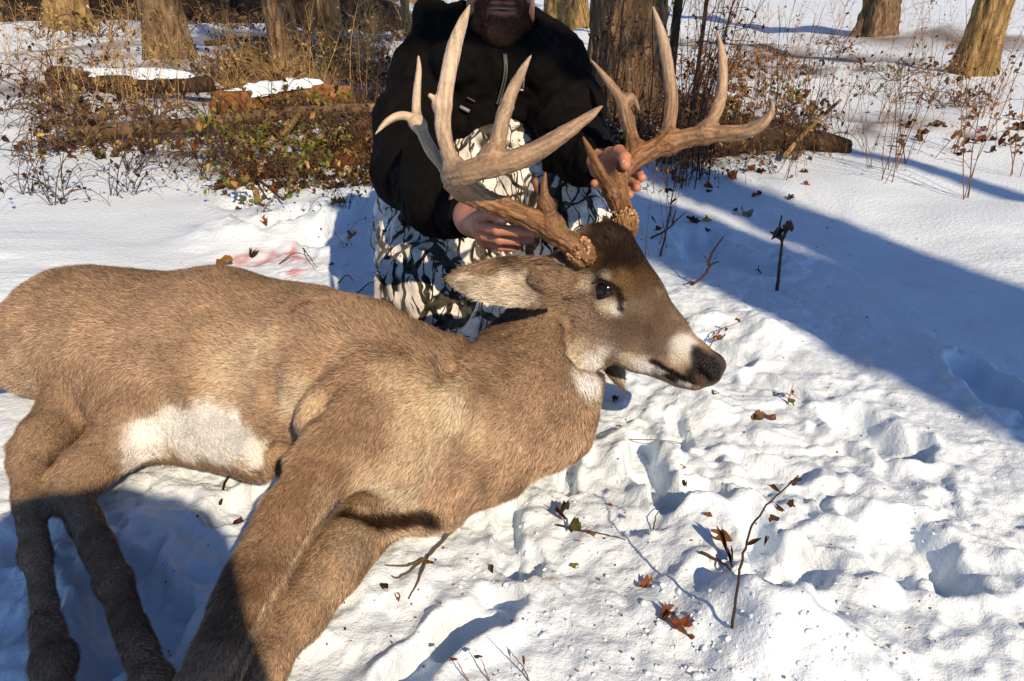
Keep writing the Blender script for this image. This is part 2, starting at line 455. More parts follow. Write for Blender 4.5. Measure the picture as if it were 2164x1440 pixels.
stain(1165, 1235, .03, (0.9, 0.74, 0.55), 0.6)
for px, py, r in ((560, 210, .5), (500, 330, .45), (650, 300, .35), (760, 330, .3), (480, 150, .9), (900, 60, 1.0), (560, 95, 1.2), (1300, 235, .5), (1440, 330, .3), (1620, 300, .35), (250, 280, .6), (100, 200, .8), (1900, 260, .5), (600, 150, .9), (720, 140, .8), (700, 215, .5), (470, 220, .5), (1480, 250, .5), (1560, 300, .4), (1400, 200, .5), (340, 200, .8), (200, 120, 1.2), (1650, 150, .7), (1520, 100, 1.0), (1800, 120, 1.0), (2000, 90, 1.5)):
    stain(px, py, r, (0.22, 0.13, 0.07), 0.92)
set_col(gm, gc)
ground = link('snow_ground', gm, M['snow']); ground['kind'] = 'structure'; ground['label'] = 'lumpy trampled snow cover with footprints, litter and red stains'

# crumbs of trampled snow
def crumbs(n, seed):
    R_ = np.random.default_rng(seed); bm = bmesh.new(); bmesh.ops.create_icosphere(bm, subdivisions=2, radius=1)
    iv = np.array([v.co[:] for v in bm.verts]); fi = np.array([[v.index for v in f.verts] for f in bm.faces]); bm.free()
    VV, FF = [], []; k = 0
    while k < n:
        px, py = R_.uniform(950, 2100), R_.uniform(660, 1440)
        p = on_ground(px, py)
        if noise2(np.array([p[0] * 3.0]), np.array([p[1] * 3.0]), 55)[0] < -.1 + R_.random() * .6 - .3: 
            k += 1; continue
        s_ = R_.uniform(.0012, .0038) * (1.7 if R_.random() < .1 else 1)
        V = iv * (1 + .5 * noise3(iv[:, 0] * 1.6 + k, iv[:, 1] * 1.6, iv[:, 2] * 1.6, 5))[:, None] * s_ * R_.uniform(.7, 1.3, 3)
        VV.append(V + np.array([p[0], p[1], p[2] - s_ * .1])); FF.append(fi + len(iv) * (len(VV) - 1)); k += 1
    V, F = np.concatenate(VV), np.concatenate(FF); me = mesh_np('snow_crumbs', V, F); set_col(me, np.ones((len(V), 3)))
    o = link('snow_crumbs', me, M['snow']); tag(o, 'crumbs of loose trampled snow on the ground', 'snow', None, 'stuff')
crumbs(1100, 4)

# ------------------------------------------------------------------ the deer, lying on its side, head held up
HO = W(1278, 508, 1.27)
HM = unit(RV * .643 - UV * .766)
HA = RV * .46 + UV * .385 + FV * .80; HA = unit(HA - HM * (HA @ HM))
HT = unit(RV * .613 + UV * .514 - FV * .60); HT = unit(HT - HM * (HT @ HM) - HA * (HT @ HA))
def H(px, py, a):
    r = ray(px, py); d = (a + (HO - CAMP) @ HA) / (r @ HA)
    return CAMP + r * d
def mir(p): return p - 2 * ((p - HO) @ HA) * HA
def both(f, pa, pb, ra, rb, k, **kw):
    f(pa, pb, ra, rb, k, **kw); f(mir(pa), mir(pb), ra, rb, k, **kw)

D = Field((-1.32, 0.30, -0.06), (0.52, 1.80, 0.62), 0.0042)
UPZ = np.array([0, 0, 1.0])
BAX = unit(np.array([-0.377, 0.19, 0.0]))
# trunk: shoulder -> ribs -> loin -> rump
c1, c2, c3, c4, c5 = W(890, 868, 1.235), W(720, 800, 1.30), W(463, 762, 1.40), W(300, 735, 1.47), W(150, 705, 1.55)
SQ = (UPZ, 0.86)
D.chain([c1, c2, c3, c4, c5], [.122, .142, .142, .126, .128], 0.06, SQ, 1.0)
D.add(W(630, 715, 1.40), W(463, 682, 1.47), .114, .110, 0.05, SQ)                     # back fullness
D.add(W(463, 684, 1.47), W(240, 672, 1.53), .104, .106, 0.06, SQ)
D.add(W(930, 800, 1.32), W(770, 765, 1.37), .072, .082, 0.05)                        # withers
D.add(W(1005, 942, 1.215), W(905, 998, 1.18), .080, .080, 0.05)                       # brisket
D.add(W(1108, 888, 1.25), W(1005, 942, 1.215), .080, .080, 0.05)
D.add(W(830, 1075, 1.14), W(925, 1060, 1.165), .044, .044, 0.03)                     # chest between the legs
# neck
n0, n1, n2, n3 = W(1208, 655, 1.345), W(1160, 745, 1.335), W(1125, 835, 1.295), W(985, 872, 1.235)
D.chain([n0, n1, n2, n3], [.068, .082, .094, .108], 0.04, None, 1.0)
D.add(W(1195, 775, 1.315), W(1165, 900, 1.27), .062, .070, 0.04)                     # throat
D.add(W(1140, 700, 1.37), W(1015, 812, 1.34), .056, .066, 0.04)                       # crest of the neck
# near shoulder and forelegs
D.add(W(820, 810, 1.155), W(735, 910, 1.105), .062, .070, 0.04)
D.add(W(930, 860, 1.13), W(850, 960, 1.10), .045, .050, 0.05)
D.add(W(735, 910, 1.105), W(648, 1020, 1.04), .066, .046, 0.035)
up = [W(648, 1020, 1.04), W(578, 1150, .985), W(510, 1290, .90), W(435, 1450, .83), W(375, 1600, .775), W(340, 1700, .75)]
lo_ = [W(775, 1102, 1.145), W(702, 1195, 1.065), W(630, 1300, .99), W(556, 1412, .925), W(480, 1530, .85), W(435, 1630, .815)]
D.chain(lo_, [.048, .041, .035, .029, .021, .019], 0.02, None, .8)
D.chain(up, [.044, .040, .038, .033, .022, .019], 0.005, None, .8)
for q, e in ((up, W(330, 1740, .735)), (lo_, W(420, 1680, .80))):
    D.add(q[-1], e, .019, .017, 0.01)
# hind end
D.add(c5, W(85, 735, 1.56), .125, .10, 0.05)
D.add(W(220, 750, 1.48), W(300, 880, 1.32), .105, .070, 0.05)
D.chain([W(300, 880, 1.32), W(180, 1000, 1.215), W(150, 1050, 1.18), W(240, 1230, 1.03), W(320, 1440, .885), W(345, 1500, .86)], [.065, .036, .026, .0165, .016, .014], 0.02, None, .8)
D.chain([W(200, 800, 1.45), W(90, 930, 1.30), W(60, 980, 1.26), W(75, 1170, 1.08), W(110, 1400, .93), W(125, 1460, .90)], [.075, .040, .027, .0165, .016, .014], 0.02, None, .8)
D.chain([W(60, 700, 1.62), W(-10, 740, 1.58), W(-30, 800, 1.52)], [.045, .030, .018], 0.03)
D.add(W(150, 1050, 1.18), W(120, 1010, 1.20), .022, .014, .015); D.add(W(60, 980, 1.26), W(30, 945, 1.28), .022, .014, .015)
D.add(W(320, 1440, .885), W(322, 1446, .883), .021, .021, .008); D.add(W(110, 1400, .93), W(111, 1406, .928), .021, .021, .008)
# belly fold reaching behind the elbow
D.add(W(400, 880, 1.32), W(545, 950, 1.22), .080, .045, 0.04)
D.add(W(470, 965, 1.26), W(560, 1003, 1.205), .022, .012, 0.012)
# head
SA = (HA, 0.80)
FN = -HM
D.add(H(1272, 566, 0), H(1325, 632, 0), .064, .059, 0.03, SA, FN, .5)
D.add(H(1325, 632, 0), H(1393, 702, 0), .058, .044, 0.03, SA, FN, .4)
D.add(H(1393, 702, 0), H(1456, 756, 0), .044, .0345, 0.02, SA, FN, .33)
D.add(H(1456, 756, 0), H(1492, 778, 0), .034, .0295, 0.012, None, FN, .2)
D.add(H(1258, 690, 0), H(1345, 735, 0), .060, .042, 0.025, SA, FN, .45)
D.add(H(1345, 738, 0), H(1440, 787, 0), .036, .0235, 0.016, None, FN, .3)
D.add(H(1440, 787, 0), H(1468, 801, 0), .022, .017, 0.010, None, FN, .2)
D.add(H(1225, 600, 0), H(1265, 560, 0), .068, .066, 0.03, SA, FN, .7)
both(D.add, H(1240, 680, -.034), H(1300, 700, -.030), .044, .036, 0.025, flow=FN, fl=.45)   # cheek
both(D.add, H(1262, 590, -.048), H(1302, 606, -.044), .026, .024, 0.016, flow=FN, fl=.35)   # brow ridge
both(D.add, H(1284, 648, -.046), H(1310, 660, -.040), .024, .022, 0.018, flow=FN, fl=.35)   # under the eye
both(D.add, H(1236, 535, -.052), H(1262, 545, -.042), .026, .03, 0.02, flow=FN, fl=.6)      # pedicle of the antler
both(D.add, H(1480, 782, -.018), H(1500, 786, -.016), .019, .018, 0.010, flow=FN, fl=.1)    # nostril wing
both(D.add, H(1410, 770, -.022), H(1462, 798, -.015), .019, .015, 0.012, flow=FN, fl=.25)   # upper lip
# cuts: mouth line, nostrils, eyes, crease behind the jaw
D.crease([(1372, 769), (1395, 781), (1420, 795), (1445, 806), (1478, 814)], [.0025, .004, .0045, .0045, .004], .004)
D.crease([(1474, 774), (1473, 784), (1480, 793), (1494, 798)], [.004, .006, .0075, .006], .005, .001)
both(D.cut, H(1256, 605, -.073), H(1298, 621, -.069), .0145, .0135, .005)
both(D.cut, H(1300, 627, -.066), H(1315, 640, -.060), .0050, .0036, .006)
D.add(W(1212, 592, 1.28), W(1160, 585, 1.238), .046, .034, .025)                         # root of the ear
D.crease([(1198, 640), (1200, 680), (1203, 715), (1210, 748), (1226, 772)], [.006, .008, .008, .007, .004], .012)
D.crease([(1226, 772), (1265, 783), (1305, 792)], [.004, .005, .004], .012)
# armpit: a deep fold; gap between the forelegs; folds of the skin
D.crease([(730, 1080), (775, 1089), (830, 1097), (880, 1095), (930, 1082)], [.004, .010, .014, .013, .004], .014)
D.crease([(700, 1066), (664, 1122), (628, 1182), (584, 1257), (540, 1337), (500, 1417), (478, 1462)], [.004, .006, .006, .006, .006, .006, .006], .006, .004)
D.crease([(720, 800), (665, 855), (615, 915), (590, 965), (578, 1005)], [.004, .007, .008, .010, .010], .03)
D.crease([(940, 742), (946, 770), (944, 805)], .004, .02); D.crease([(962, 742), (958, 770), (952, 800)], .004, .02)
D.crease([(985, 742), (1000, 720), (1020, 702)], .005, .02); D.crease([(690, 770), (672, 800)], .003, .02); D.crease([(578, 800), (574, 850)], .005, .03)
D.clip_below(-0.045)
dV, dF = D.mesh()
dV = smooth_mesh(dV, dF, 1, 0.4)
dV = dV + vert_normals(dV, dF) * (fbm3(dV, 7, 2, 14) * .0055 + fbm3(dV * np.array([1, 1.6, 1.6]), 22, 2, 15) * .0022)[:, None] * np.clip((1.22 - np.linalg.norm(dV - HO, axis=1) * 0) * np.clip((np.linalg.norm(dV - HO - HM * .12, axis=1) - .12) / .1, .12, 1), 0, 1)[:, None]

def lin(pts, rr, c, s_, n=8):
    P = np.array(pts, float); o = []
    for i in range(len(P) - 1):
        for k in range(n): q = P[i] + (P[i + 1] - P[i]) * k / n; o.append((q[0], q[1], rr, c, s_))
    return o
def marks(V, C, lst, sym=True):
    px, py, d = project(V); MN = .16 * fbm3(V, 70, 2, 33) + .14 * noise3(V[:, 0] * 210, V[:, 1] * 210, V[:, 2] * 210, 34)
    for mx, my, rr, c, s in lst:
        near = (np.abs(px - mx) < 7) & (np.abs(py - my) < 7) & (d > 0.3)
        if not near.any(): continue
        ids = np.where(near)[0]; p = V[ids[np.argmin(d[ids])]]; R_ = rr * d[ids].min() / FPX
        for q in ((p, mir(p)) if sym else (p,)):
            w = np.clip(1.35 - np.linalg.norm(V - q, axis=1) / R_ * 0.9 + MN, 0, 1) * (np.linalg.norm(V - q, axis=1) < R_ * 1.7); w = w * w * (3 - 2 * w) * s
            C = C * (1 - w[:, None]) + np.array(c) * w[:, None]
    return C
dN = vert_normals(dV, dF)
dFlow, dLen = flow_field(dV, D.prims)
dFlow = dFlow + np.array([0, -.25, -.25]) * 0.4
n_ = fbm3(dV, 9, 3, 4)[:, None]
C = np.tile(np.array([.50, .345, .225]), (len(dV), 1)) * (1 + 0.15 * n_)
# back of the animal darker, flank paler
sp_a, sp_b = W(1000, 660, 1.43), W(300, 570, 1.64)
tt = np.clip(((dV - sp_a) @ (sp_b - sp_a)) / ((sp_b - sp_a) @ (sp_b - sp_a)), 0, 1)
ds = np.linalg.norm(dV - sp_a - tt[:, None] * (sp_b - sp_a), axis=1)
w = np.clip(1.0 - (ds - .08) / .22 + .22 * n_[:, 0], 0, 1)[:, None]; C = C * (1 - w * .85) + np.array([.115, .070, .042]) * w * .85
GB = [.255, .186, .135]
C = marks(dV, C, [(1330, 690, 130, GB, .75), (1290, 640, 90, GB, .6), (1400, 720, 60, GB, .6)])
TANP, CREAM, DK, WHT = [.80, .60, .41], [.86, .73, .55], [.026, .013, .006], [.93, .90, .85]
C = marks(dV, C, [(640, 860, 60, TANP, .6), (620, 840, 45, CREAM, .45), (880, 820, 80, TANP, .6), (920, 860, 100, TANP, .75), (960, 900, 80, TANP, .6), (900, 960, 70, TANP, .6), (860, 1010, 60, TANP, .6), (1050, 900, 60, TANP, .3), (500, 770, 90, TANP, .55), (560, 720, 60, TANP, .3), (790, 900, 50, [.33, .22, .14], .5), (740, 870, 60, [.33, .22, .14], .5),  # paler chest and flank, with sunlit brightness painted into the shoulder
                  (780, 1030, 60, TANP, .6), (850, 1050, 50, CREAM, .4), (760, 1140, 55, CREAM, .35), (700, 1220, 50, TANP, .4), (860, 1130, 40, CREAM, .35),
                  (610, 1070, 70, [.24, .138, .075], .7), (540, 1200, 70, [.22, .125, .066], .75), (690, 950, 60, [.26, .155, .088], .55), (500, 1300, 60, [.19, .105, .055], .75), (640, 1000, 50, [.25, .145, .08], .5), (720, 1000, 40, [.30, .19, .11], .4),  # browner upper foreleg, its shaded side darkened in the colour
                  (470, 900, 40, WHT, 1), (500, 940, 42, WHT, 1), (530, 968, 36, WHT, 1), (470, 930, 50, WHT, 1), (430, 900, 60, WHT, 1), (390, 900, 46, WHT, 1), (350, 905, 46, WHT, 1), (310, 930, 46, WHT, .9), (300, 970, 40, WHT, .8), (420, 940, 44, WHT, 1), (380, 945, 44, WHT, .9),
                  *lin([(694, 1074), (650, 1145), (600, 1225), (550, 1310), (490, 1420)], 3, CREAM, .5, 30), (500, 985, 18, TANP, .8), (545, 1000, 10, [.05, .035, .025], .8),
                  (1245, 795, 36, WHT, .95), (1268, 808, 26, WHT, .9), (1230, 775, 22, CREAM, .7), (1270, 845, 30, CREAM, .3),
                  (640, 640, 9, [.25, .02, .015], .8), (655, 636, 8, [.25, .02, .015], .8), (625, 652, 8, [.25, .02, .015], .7)], False)
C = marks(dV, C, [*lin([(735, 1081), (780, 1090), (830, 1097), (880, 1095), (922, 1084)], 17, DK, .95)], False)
C = marks(dV, C, [(1320, 555, 62, [.10, .055, .02], .8), (1300, 515, 88, DK, 1), (1345, 528, 72, DK, 1), (1262, 520, 52, DK, .9), (1368, 555, 46, DK, .9), (1300, 545, 40, DK, .7),
                  (1232, 566, 24, [.17, .10, .035], .6), (1325, 596, 34, [.26, .155, .06], .7), (1375, 590, 34, [.15, .085, .038], .7), (1290, 490, 40, DK, .9), (1330, 505, 40, DK, .95), (1250, 550, 22, [.10, .058, .02], .7), (1180, 575, 30, [.25, .17, .11], .6),
                  (1330, 700, 40, [.14, .092, .058], .6), (1400, 690, 40, [.14, .092, .058], .6), (1400, 640, 30, [.15, .095, .055], .6),
                  (1250, 596, 13, CREAM, .4), (1278, 591, 12, CREAM, .35), (1242, 612, 12, CREAM, .4), (1288, 652, 22, CREAM, .6), (1304, 660, 15, WHT, .6), (1268, 648, 16, CREAM, .45),
                  (1266, 611, 20, [.06, .03, .017], 1), (1289, 618, 20, [.06, .03, .017], 1)] + lin([(1300, 626), (1312, 638), (1317, 652), (1317, 664)], 5, [.02, .013, .010], .95) + [(1278, 615, 5, [.07, .035, .02], 0),
                  (1235, 740, 34, CREAM, .8), (1280, 760, 28, WHT, .75), (1320, 772, 26, CREAM, .9), (1360, 779, 24, WHT, .8), (1395, 790, 18, WHT, .8), (1258, 768, 24, WHT, .9),
                  (1445, 735, 30, WHT, .95), (1428, 755, 20, CREAM, .8), (1463, 722, 16, WHT, .7)])
NOSE = [.013, .008, .0075]
C = marks(dV, C, [(1505, 775, 30, NOSE, 1), (1492, 757, 24, NOSE, 1), (1482, 744, 19, NOSE, .95), (1474, 734, 12, NOSE, .8), (1470, 780, 16, NOSE, .9), (1482, 790, 24, NOSE, 1), (1465, 795, 15, NOSE, .9), (1500, 800, 20, NOSE, 1), (1515, 790, 20, NOSE, 1),
                  (1450, 806, 13, NOSE, .95)] + lin([(1374, 770), (1395, 781), (1420, 795), (1450, 808), (1478, 813)], 7, NOSE, .95) + lin([(1405, 800), (1430, 810), (1460, 820)], 10, NOSE, .85) + [(1278, 615, 5, [.07, .035, .02], 0), (1478, 812, 11, [.16, .075, .06], .9)])
nz_ = np.clip(1.9 - np.linalg.norm((dV - H(1499, 778, 0)), axis=1) / .0205 + .12 * fbm3(dV, 90, 2, 3), 0, 1)[:, None]; C = C * (1 - nz_) + np.array(NOSE) * nz_
C = marks(dV, C, [(1448, 822, 9, WHT, .8), (1432, 816, 8, WHT, .6)])
dark_wet = np.clip((0.05 - C.max(1)) / 0.02, 0, 1)
px_, py_, dd_ = project(dV)
nose_c = H(1500, 778, 0)
wet = np.clip(1.5 - np.linalg.norm(dV - nose_c, axis=1) / .030, 0, 1)
wet = np.minimum(wet * 1.5, 1) * (C.max(1) < .08)
fl_len = 0.0115 * dLen
hd = np.clip(1 - np.linalg.norm(dV - HO - HM * .16, axis=1) / .16, 0, 1)
fl_len *= (1 - 0.45 * hd)
ec = H(1278, 615, -.068)
for e_ in (ec, mir(ec)): fl_len *= np.clip((np.linalg.norm(dV - e_, axis=1) - .021) / .010, 0.0, 1)
fl_len *= np.clip(1 - wet * 3, 0, 1)
fl_len[(C.max(1) < .055) & (wet < .3) & (hd > 0.2)] *= 0.8
fl_len[fl_len < .0016] = 0
brw = np.clip(1 - np.linalg.norm(dV - W(960, 1060, 1.1), axis=1) / .25, 0, 1); fl_len *= 1 + .35 * brw
scalp = np.clip(1 - np.linalg.norm(dV - H(1310, 500, -.02), axis=1) / .085, 0, 1); fl_len *= 1 + 1.0 * scalp
skinC = np.concatenate([np.clip(C * 0.55, .004, .9), wet[:, None]], 1)

def mat_skin_deer():
    m, t, b = new_mat('deer_skin', 0.8, 0.2)
    a = attr(t); t.links.new(a.outputs['Color'], b.inputs['Base Color'])
    t.links.new(mth(t, 'SUBTRACT', 0.85, mth(t, 'MULTIPLY', a.outputs['Alpha'], 0.63)), b.inputs['Roughness'])
    v = t.nodes.new('ShaderNodeTexVoronoi'); v.inputs['Scale'].default_value = 330; t.links.new(coords(t), v.inputs['Vector'])
    bump(t, b, v.outputs[0], 0.003, 0.6)
    return m
M['deer_skin'] = mat_skin_deer()

# ears: cupped leaf-shaped sheets with thickness, grown into the same body mesh
def ear(base, tip, side, face, wid, cup, n=40, m=22, th=.005):
    ax = tip - base; s_ = unit(side - unit(ax) * (side @ unit(ax))); f_ = unit(face - unit(ax) * (face @ unit(ax)) - s_ * (face @ s_))
    V = []; info = []
    for layer in (0, 1):
        for i in range(n):
            u = i / (n - 1)
            hw = wid * (max(u + .16, 0) ** .50) * max(1 - u, 0) ** .80 * 1.62
            hw = max(hw, .001)
            for j in range(m):
                v = j / (m - 1) * 2 - 1
                edge = 1 - abs(v)
                dep = cup * (1 - abs(v) ** 1.7) * math.sin(math.pi * min(1, .25 + u * .8)) * (hw / wid)
                p = base + ax * (u + .03 * (1 - v * v)) + s_ * hw * v * (1 - .18 * (1 - u)) - f_ * (dep + layer * th * (min(edge * 4, 1)))
                p = p + f_ * .010 * u * u
                V.append(p); info.append((u, v, layer))
    F = []
    for layer in (0, 1):
        o = layer * n * m
        for i in range(n - 1):
            for j in range(m - 1):
                q = (o + i * m + j, o + (i + 1) * m + j, o + (i + 1) * m + j + 1, o + i * m + j + 1)
                F.append(q if layer == 0 else q[::-1])
    for i in range(n - 1):
        for j in (0, m - 1):
            q = (i * m + j, n * m + i * m + j, n * m + (i + 1) * m + j, (i + 1) * m + j)
            F.append(q if j == 0 else q[::-1])
    return np.array(V), np.array(F), np.array(info)
eb = W(1192, 600, 1.205)
EV1, EF1, EI1 = ear(eb, W(943, 588, 1.205), -UV * 1.0 + FV * .15, -FV * .92 - UV * .30, .056, .042)
eb2 = mir(eb)
EV2, EF2, EI2 = ear(W(1262, 700, 1.40), W(1318, 825, 1.37), RV * .9 + UV * .2, -FV, .030, .012)
def ear_col(info, P):
    u, v, lay = info.T
    nn = fbm3(P, 60, 2, 8)
    inside = np.array([.62, .53, .43]); brown = np.array([.25, .165, .105])
    k = np.clip((v + .42 + .25 * nn) * 4, 0, 1) * np.clip((.93 - u + .1 * nn) * 6, 0, 1) * np.clip((u - .10) * 8, 0, 1)
    k2 = np.clip(1 - np.abs(v - .05 - .3 * u + .2 * nn) * 5, 0, 1) * .5
    c = brown + (inside - brown) * k[:, None]; c = c * (1 - k2[:, None]) + np.array([.30, .21, .14]) * k2[:, None]
    rim = np.clip((u - .9) * 14, 0, 1)[:, None]; c = c * (1 - rim * .7) + np.array([.07, .045, .03]) * rim * .7
    c[lay > .5] = brown
    return c
allV = [dV, EV1, EV2]; off = len(dV)
EC1, EC2 = ear_col(EI1, EV1), ear_col(EI2, EV2)
k_w = (np.abs(EI2[:, 1]) > .45) & (EI2[:, 1] > 0); EC2[k_w] = [.75, .68, .60]
F_all = np.concatenate([dF, EF1 + off, EF2 + off + len(EV1)])
V_all = np.concatenate(allV)
S_all = np.concatenate([skinC, np.c_[EC1 * .7, np.zeros(len(EC1))], np.c_[EC2 * .7, np.zeros(len(EC2))]])
deer = empty('deer', (float(c2[0]), float(c2[1]), 0))
tag(deer, 'dead grey-brown buck with wide antlers lying on its side in the snow', 'deer')
deer_inv = Matrix.Translation(-Vector(deer.location))
def under(o, root):
    o.parent = root; o.matrix_parent_inverse = Matrix.Translation(-Vector(root.location)); return o
bm_ = mesh_np('body', V_all, F_all); set_col(bm_, S_all)
deer_body = under(link('body', bm_, M['deer_skin']), deer)
cd = np.linalg.norm(dV - CAMP, axis=1); seen = np.clip(1.5 - cd * .55, .35, 1) * np.where(dV[:, 0] < -.62, .55, 1) * np.where(dN[:, 2] < -.6, .3, 1)
dens = seen * (1 + 1.6 * hd)
f1 = fur('coat', dV, dF, dN, dFlow, fl_len, C, 900000, .00092, .32, M['fur'], None, 3, .26, .42, .35, dens)
f1.parent = deer; f1.matrix_parent_inverse = Matrix.Translation(-Vector(deer.location))
EVa = np.concatenate([EV1, EV2]); EFa = np.concatenate([EF1, EF2 + len(EV1)]); ENa = vert_normals(EVa, EFa)
EIa = np.concatenate([EI1, EI2])
eflow = np.concatenate([np.tile(unit(W(943, 588, 1.205) - eb), (len(EV1), 1)) + unit(-UV) * EI1[:, 1:2] * .5, np.tile(unit(W(1318, 825, 1.37) - W(1262, 700, 1.40)), (len(EV2), 1))])
elen = np.where(EIa[:, 2] > .5, .009, .016) * np.clip((1.02 - EIa[:, 0]) * 5, .25, 1)
f2 = fur('ear_hair', EVa, EFa, ENa, eflow, elen, np.concatenate([EC1, EC2]), 26000, .0011, .25, M['fur'], None, 5, .22, .3, .4)
f2.parent = deer; f2.matrix_parent_inverse = Matrix.Translation(-Vector(deer.location))
# eyes
m, t, b = new_mat('deer_eye', 0.09, 0.4, (0.007, 0.004, 0.0035)); b.inputs['Specular IOR Level'].default_value = .35
M['eye'] = m
def sphere_mesh(name, r, sc=(1, 1, 1), n=24):
    bm = bmesh.new(); bmesh.ops.create_uvsphere(bm, u_segments=n, v_segments=n // 2 + 4, radius=r)
    for v in bm.verts: v.co = Vector((v.co.x * sc[0], v.co.y * sc[1], v.co.z * sc[2]))
    for f in bm.faces: f.smooth = True
    me = bpy.data.meshes.new(name); bm.to_mesh(me); bm.free(); return me
em = sphere_mesh('eye', .0275, n=32)
e0 = H(1277, 613, -.0410)
for e_ in (e0, mir(e0)):
    o = link('eye', em, M['eye']); o.location = Vector(e_); o.parent = deer; o.matrix_parent_inverse = Matrix.Translation(-Vector(deer.location))
# hooves
hm = sphere_mesh('hoof', .016, (.62, 1.7, .8), 14)
m, t, b = new_mat('hoof', .5, .4, (.02, .016, .013)); M['hoof'] = m
for p, q in ((W(325, 1740, .735), up[-1]), (W(415, 1690, .80), lo_[-1]), (W(355, 1525, .85), W(320, 1440, .885)), (W(130, 1485, .89), W(110, 1400, .93))):
    ax = unit(p - q)
    for s_ in (-1, 1):
        sd = unit(np.cross(ax, UPZ)) * .009 * s_
        o = link('hoof', hm, M['hoof']); o.location = Vector(p + ax * .012 + sd); o.rotation_euler = Vector(ax).to_track_quat('Y', 'Z').to_euler()
        o.parent = deer; o.matrix_parent_inverse = Matrix.Translation(-Vector(deer.location))
# whiskers and lashes
wb = MB()
for k in range(26):
    a_, b_ = random.uniform(1385, 1480), random.uniform(-6, 22)
    p = H(a_, 768 + (a_ - 1385) * .30 + b_, -.036); dr = unit(RV * random.uniform(-.2, .6) - UV * random.uniform(.2, 1) - FV * random.uniform(.1, .7))
    L_ = random.uniform(.010, .024); wb.tube([p, p + dr * L_ * .6, p + dr * L_ - UPZ * .003], [.0004, .0003, .00012], 3, (.05, .04, .03))
for k in range(28):
    u = k / 27; p = H(1256 + 46 * u, 600 + 15 * u - 14 * math.sin(math.pi * u), -.068); dr = unit(-HA * .8 + UV * .5 + RV * (u - .5))
    wb.tube([p, p + dr * .008], [.0005, .00015], 3, (.015, .01, .008))
o = link('whiskers', wb.mesh('whiskers', True, True), M['plant']); o['kind'] = 'stuff'; o.parent = deer; o.matrix_parent_inverse = Matrix.Translation(-Vector(deer.location))

# ------------------------------------------------------------------ antlers
def spline(P, n=8):
    P = np.asarray(P, float); out = []
    Q = np.concatenate([[2 * P[0] - P[1]], P, [2 * P[-1] - P[-2]]])
    for i in range(1, len(Q) - 2):
        for k in range(n):
            t = k / n; a, b, c, d = Q[i - 1], Q[i], Q[i + 1], Q[i + 2]
            out.append(.5 * ((2 * b) + (-a + c) * t + (2 * a - 5 * b + 4 * c - d) * t * t + (-a + 3 * b - 3 * c + d) * t ** 3))
    out.append(P[-1]); return np.array(out)
def mat_antler():
    m, t, b = new_mat('antler', 0.5, 0.35)
    a = attr(t); co = coords(t)
    n1 = noise(t, 160, 5, co)
    col = mixc(t, 1.0, a.outputs['Color'], ramp(t, n1.outputs[0], [(0.3, (.84, .82, .79)), (0.65, (1.08, 1.08, 1.08))]).outputs[0], 'MULTIPLY')
    t.links.new(col, b.inputs['Base Color'])
    bump(t, b, n1.outputs[0], 0.0022, 0.7)
    return m
M['antler'] = mat_antler()
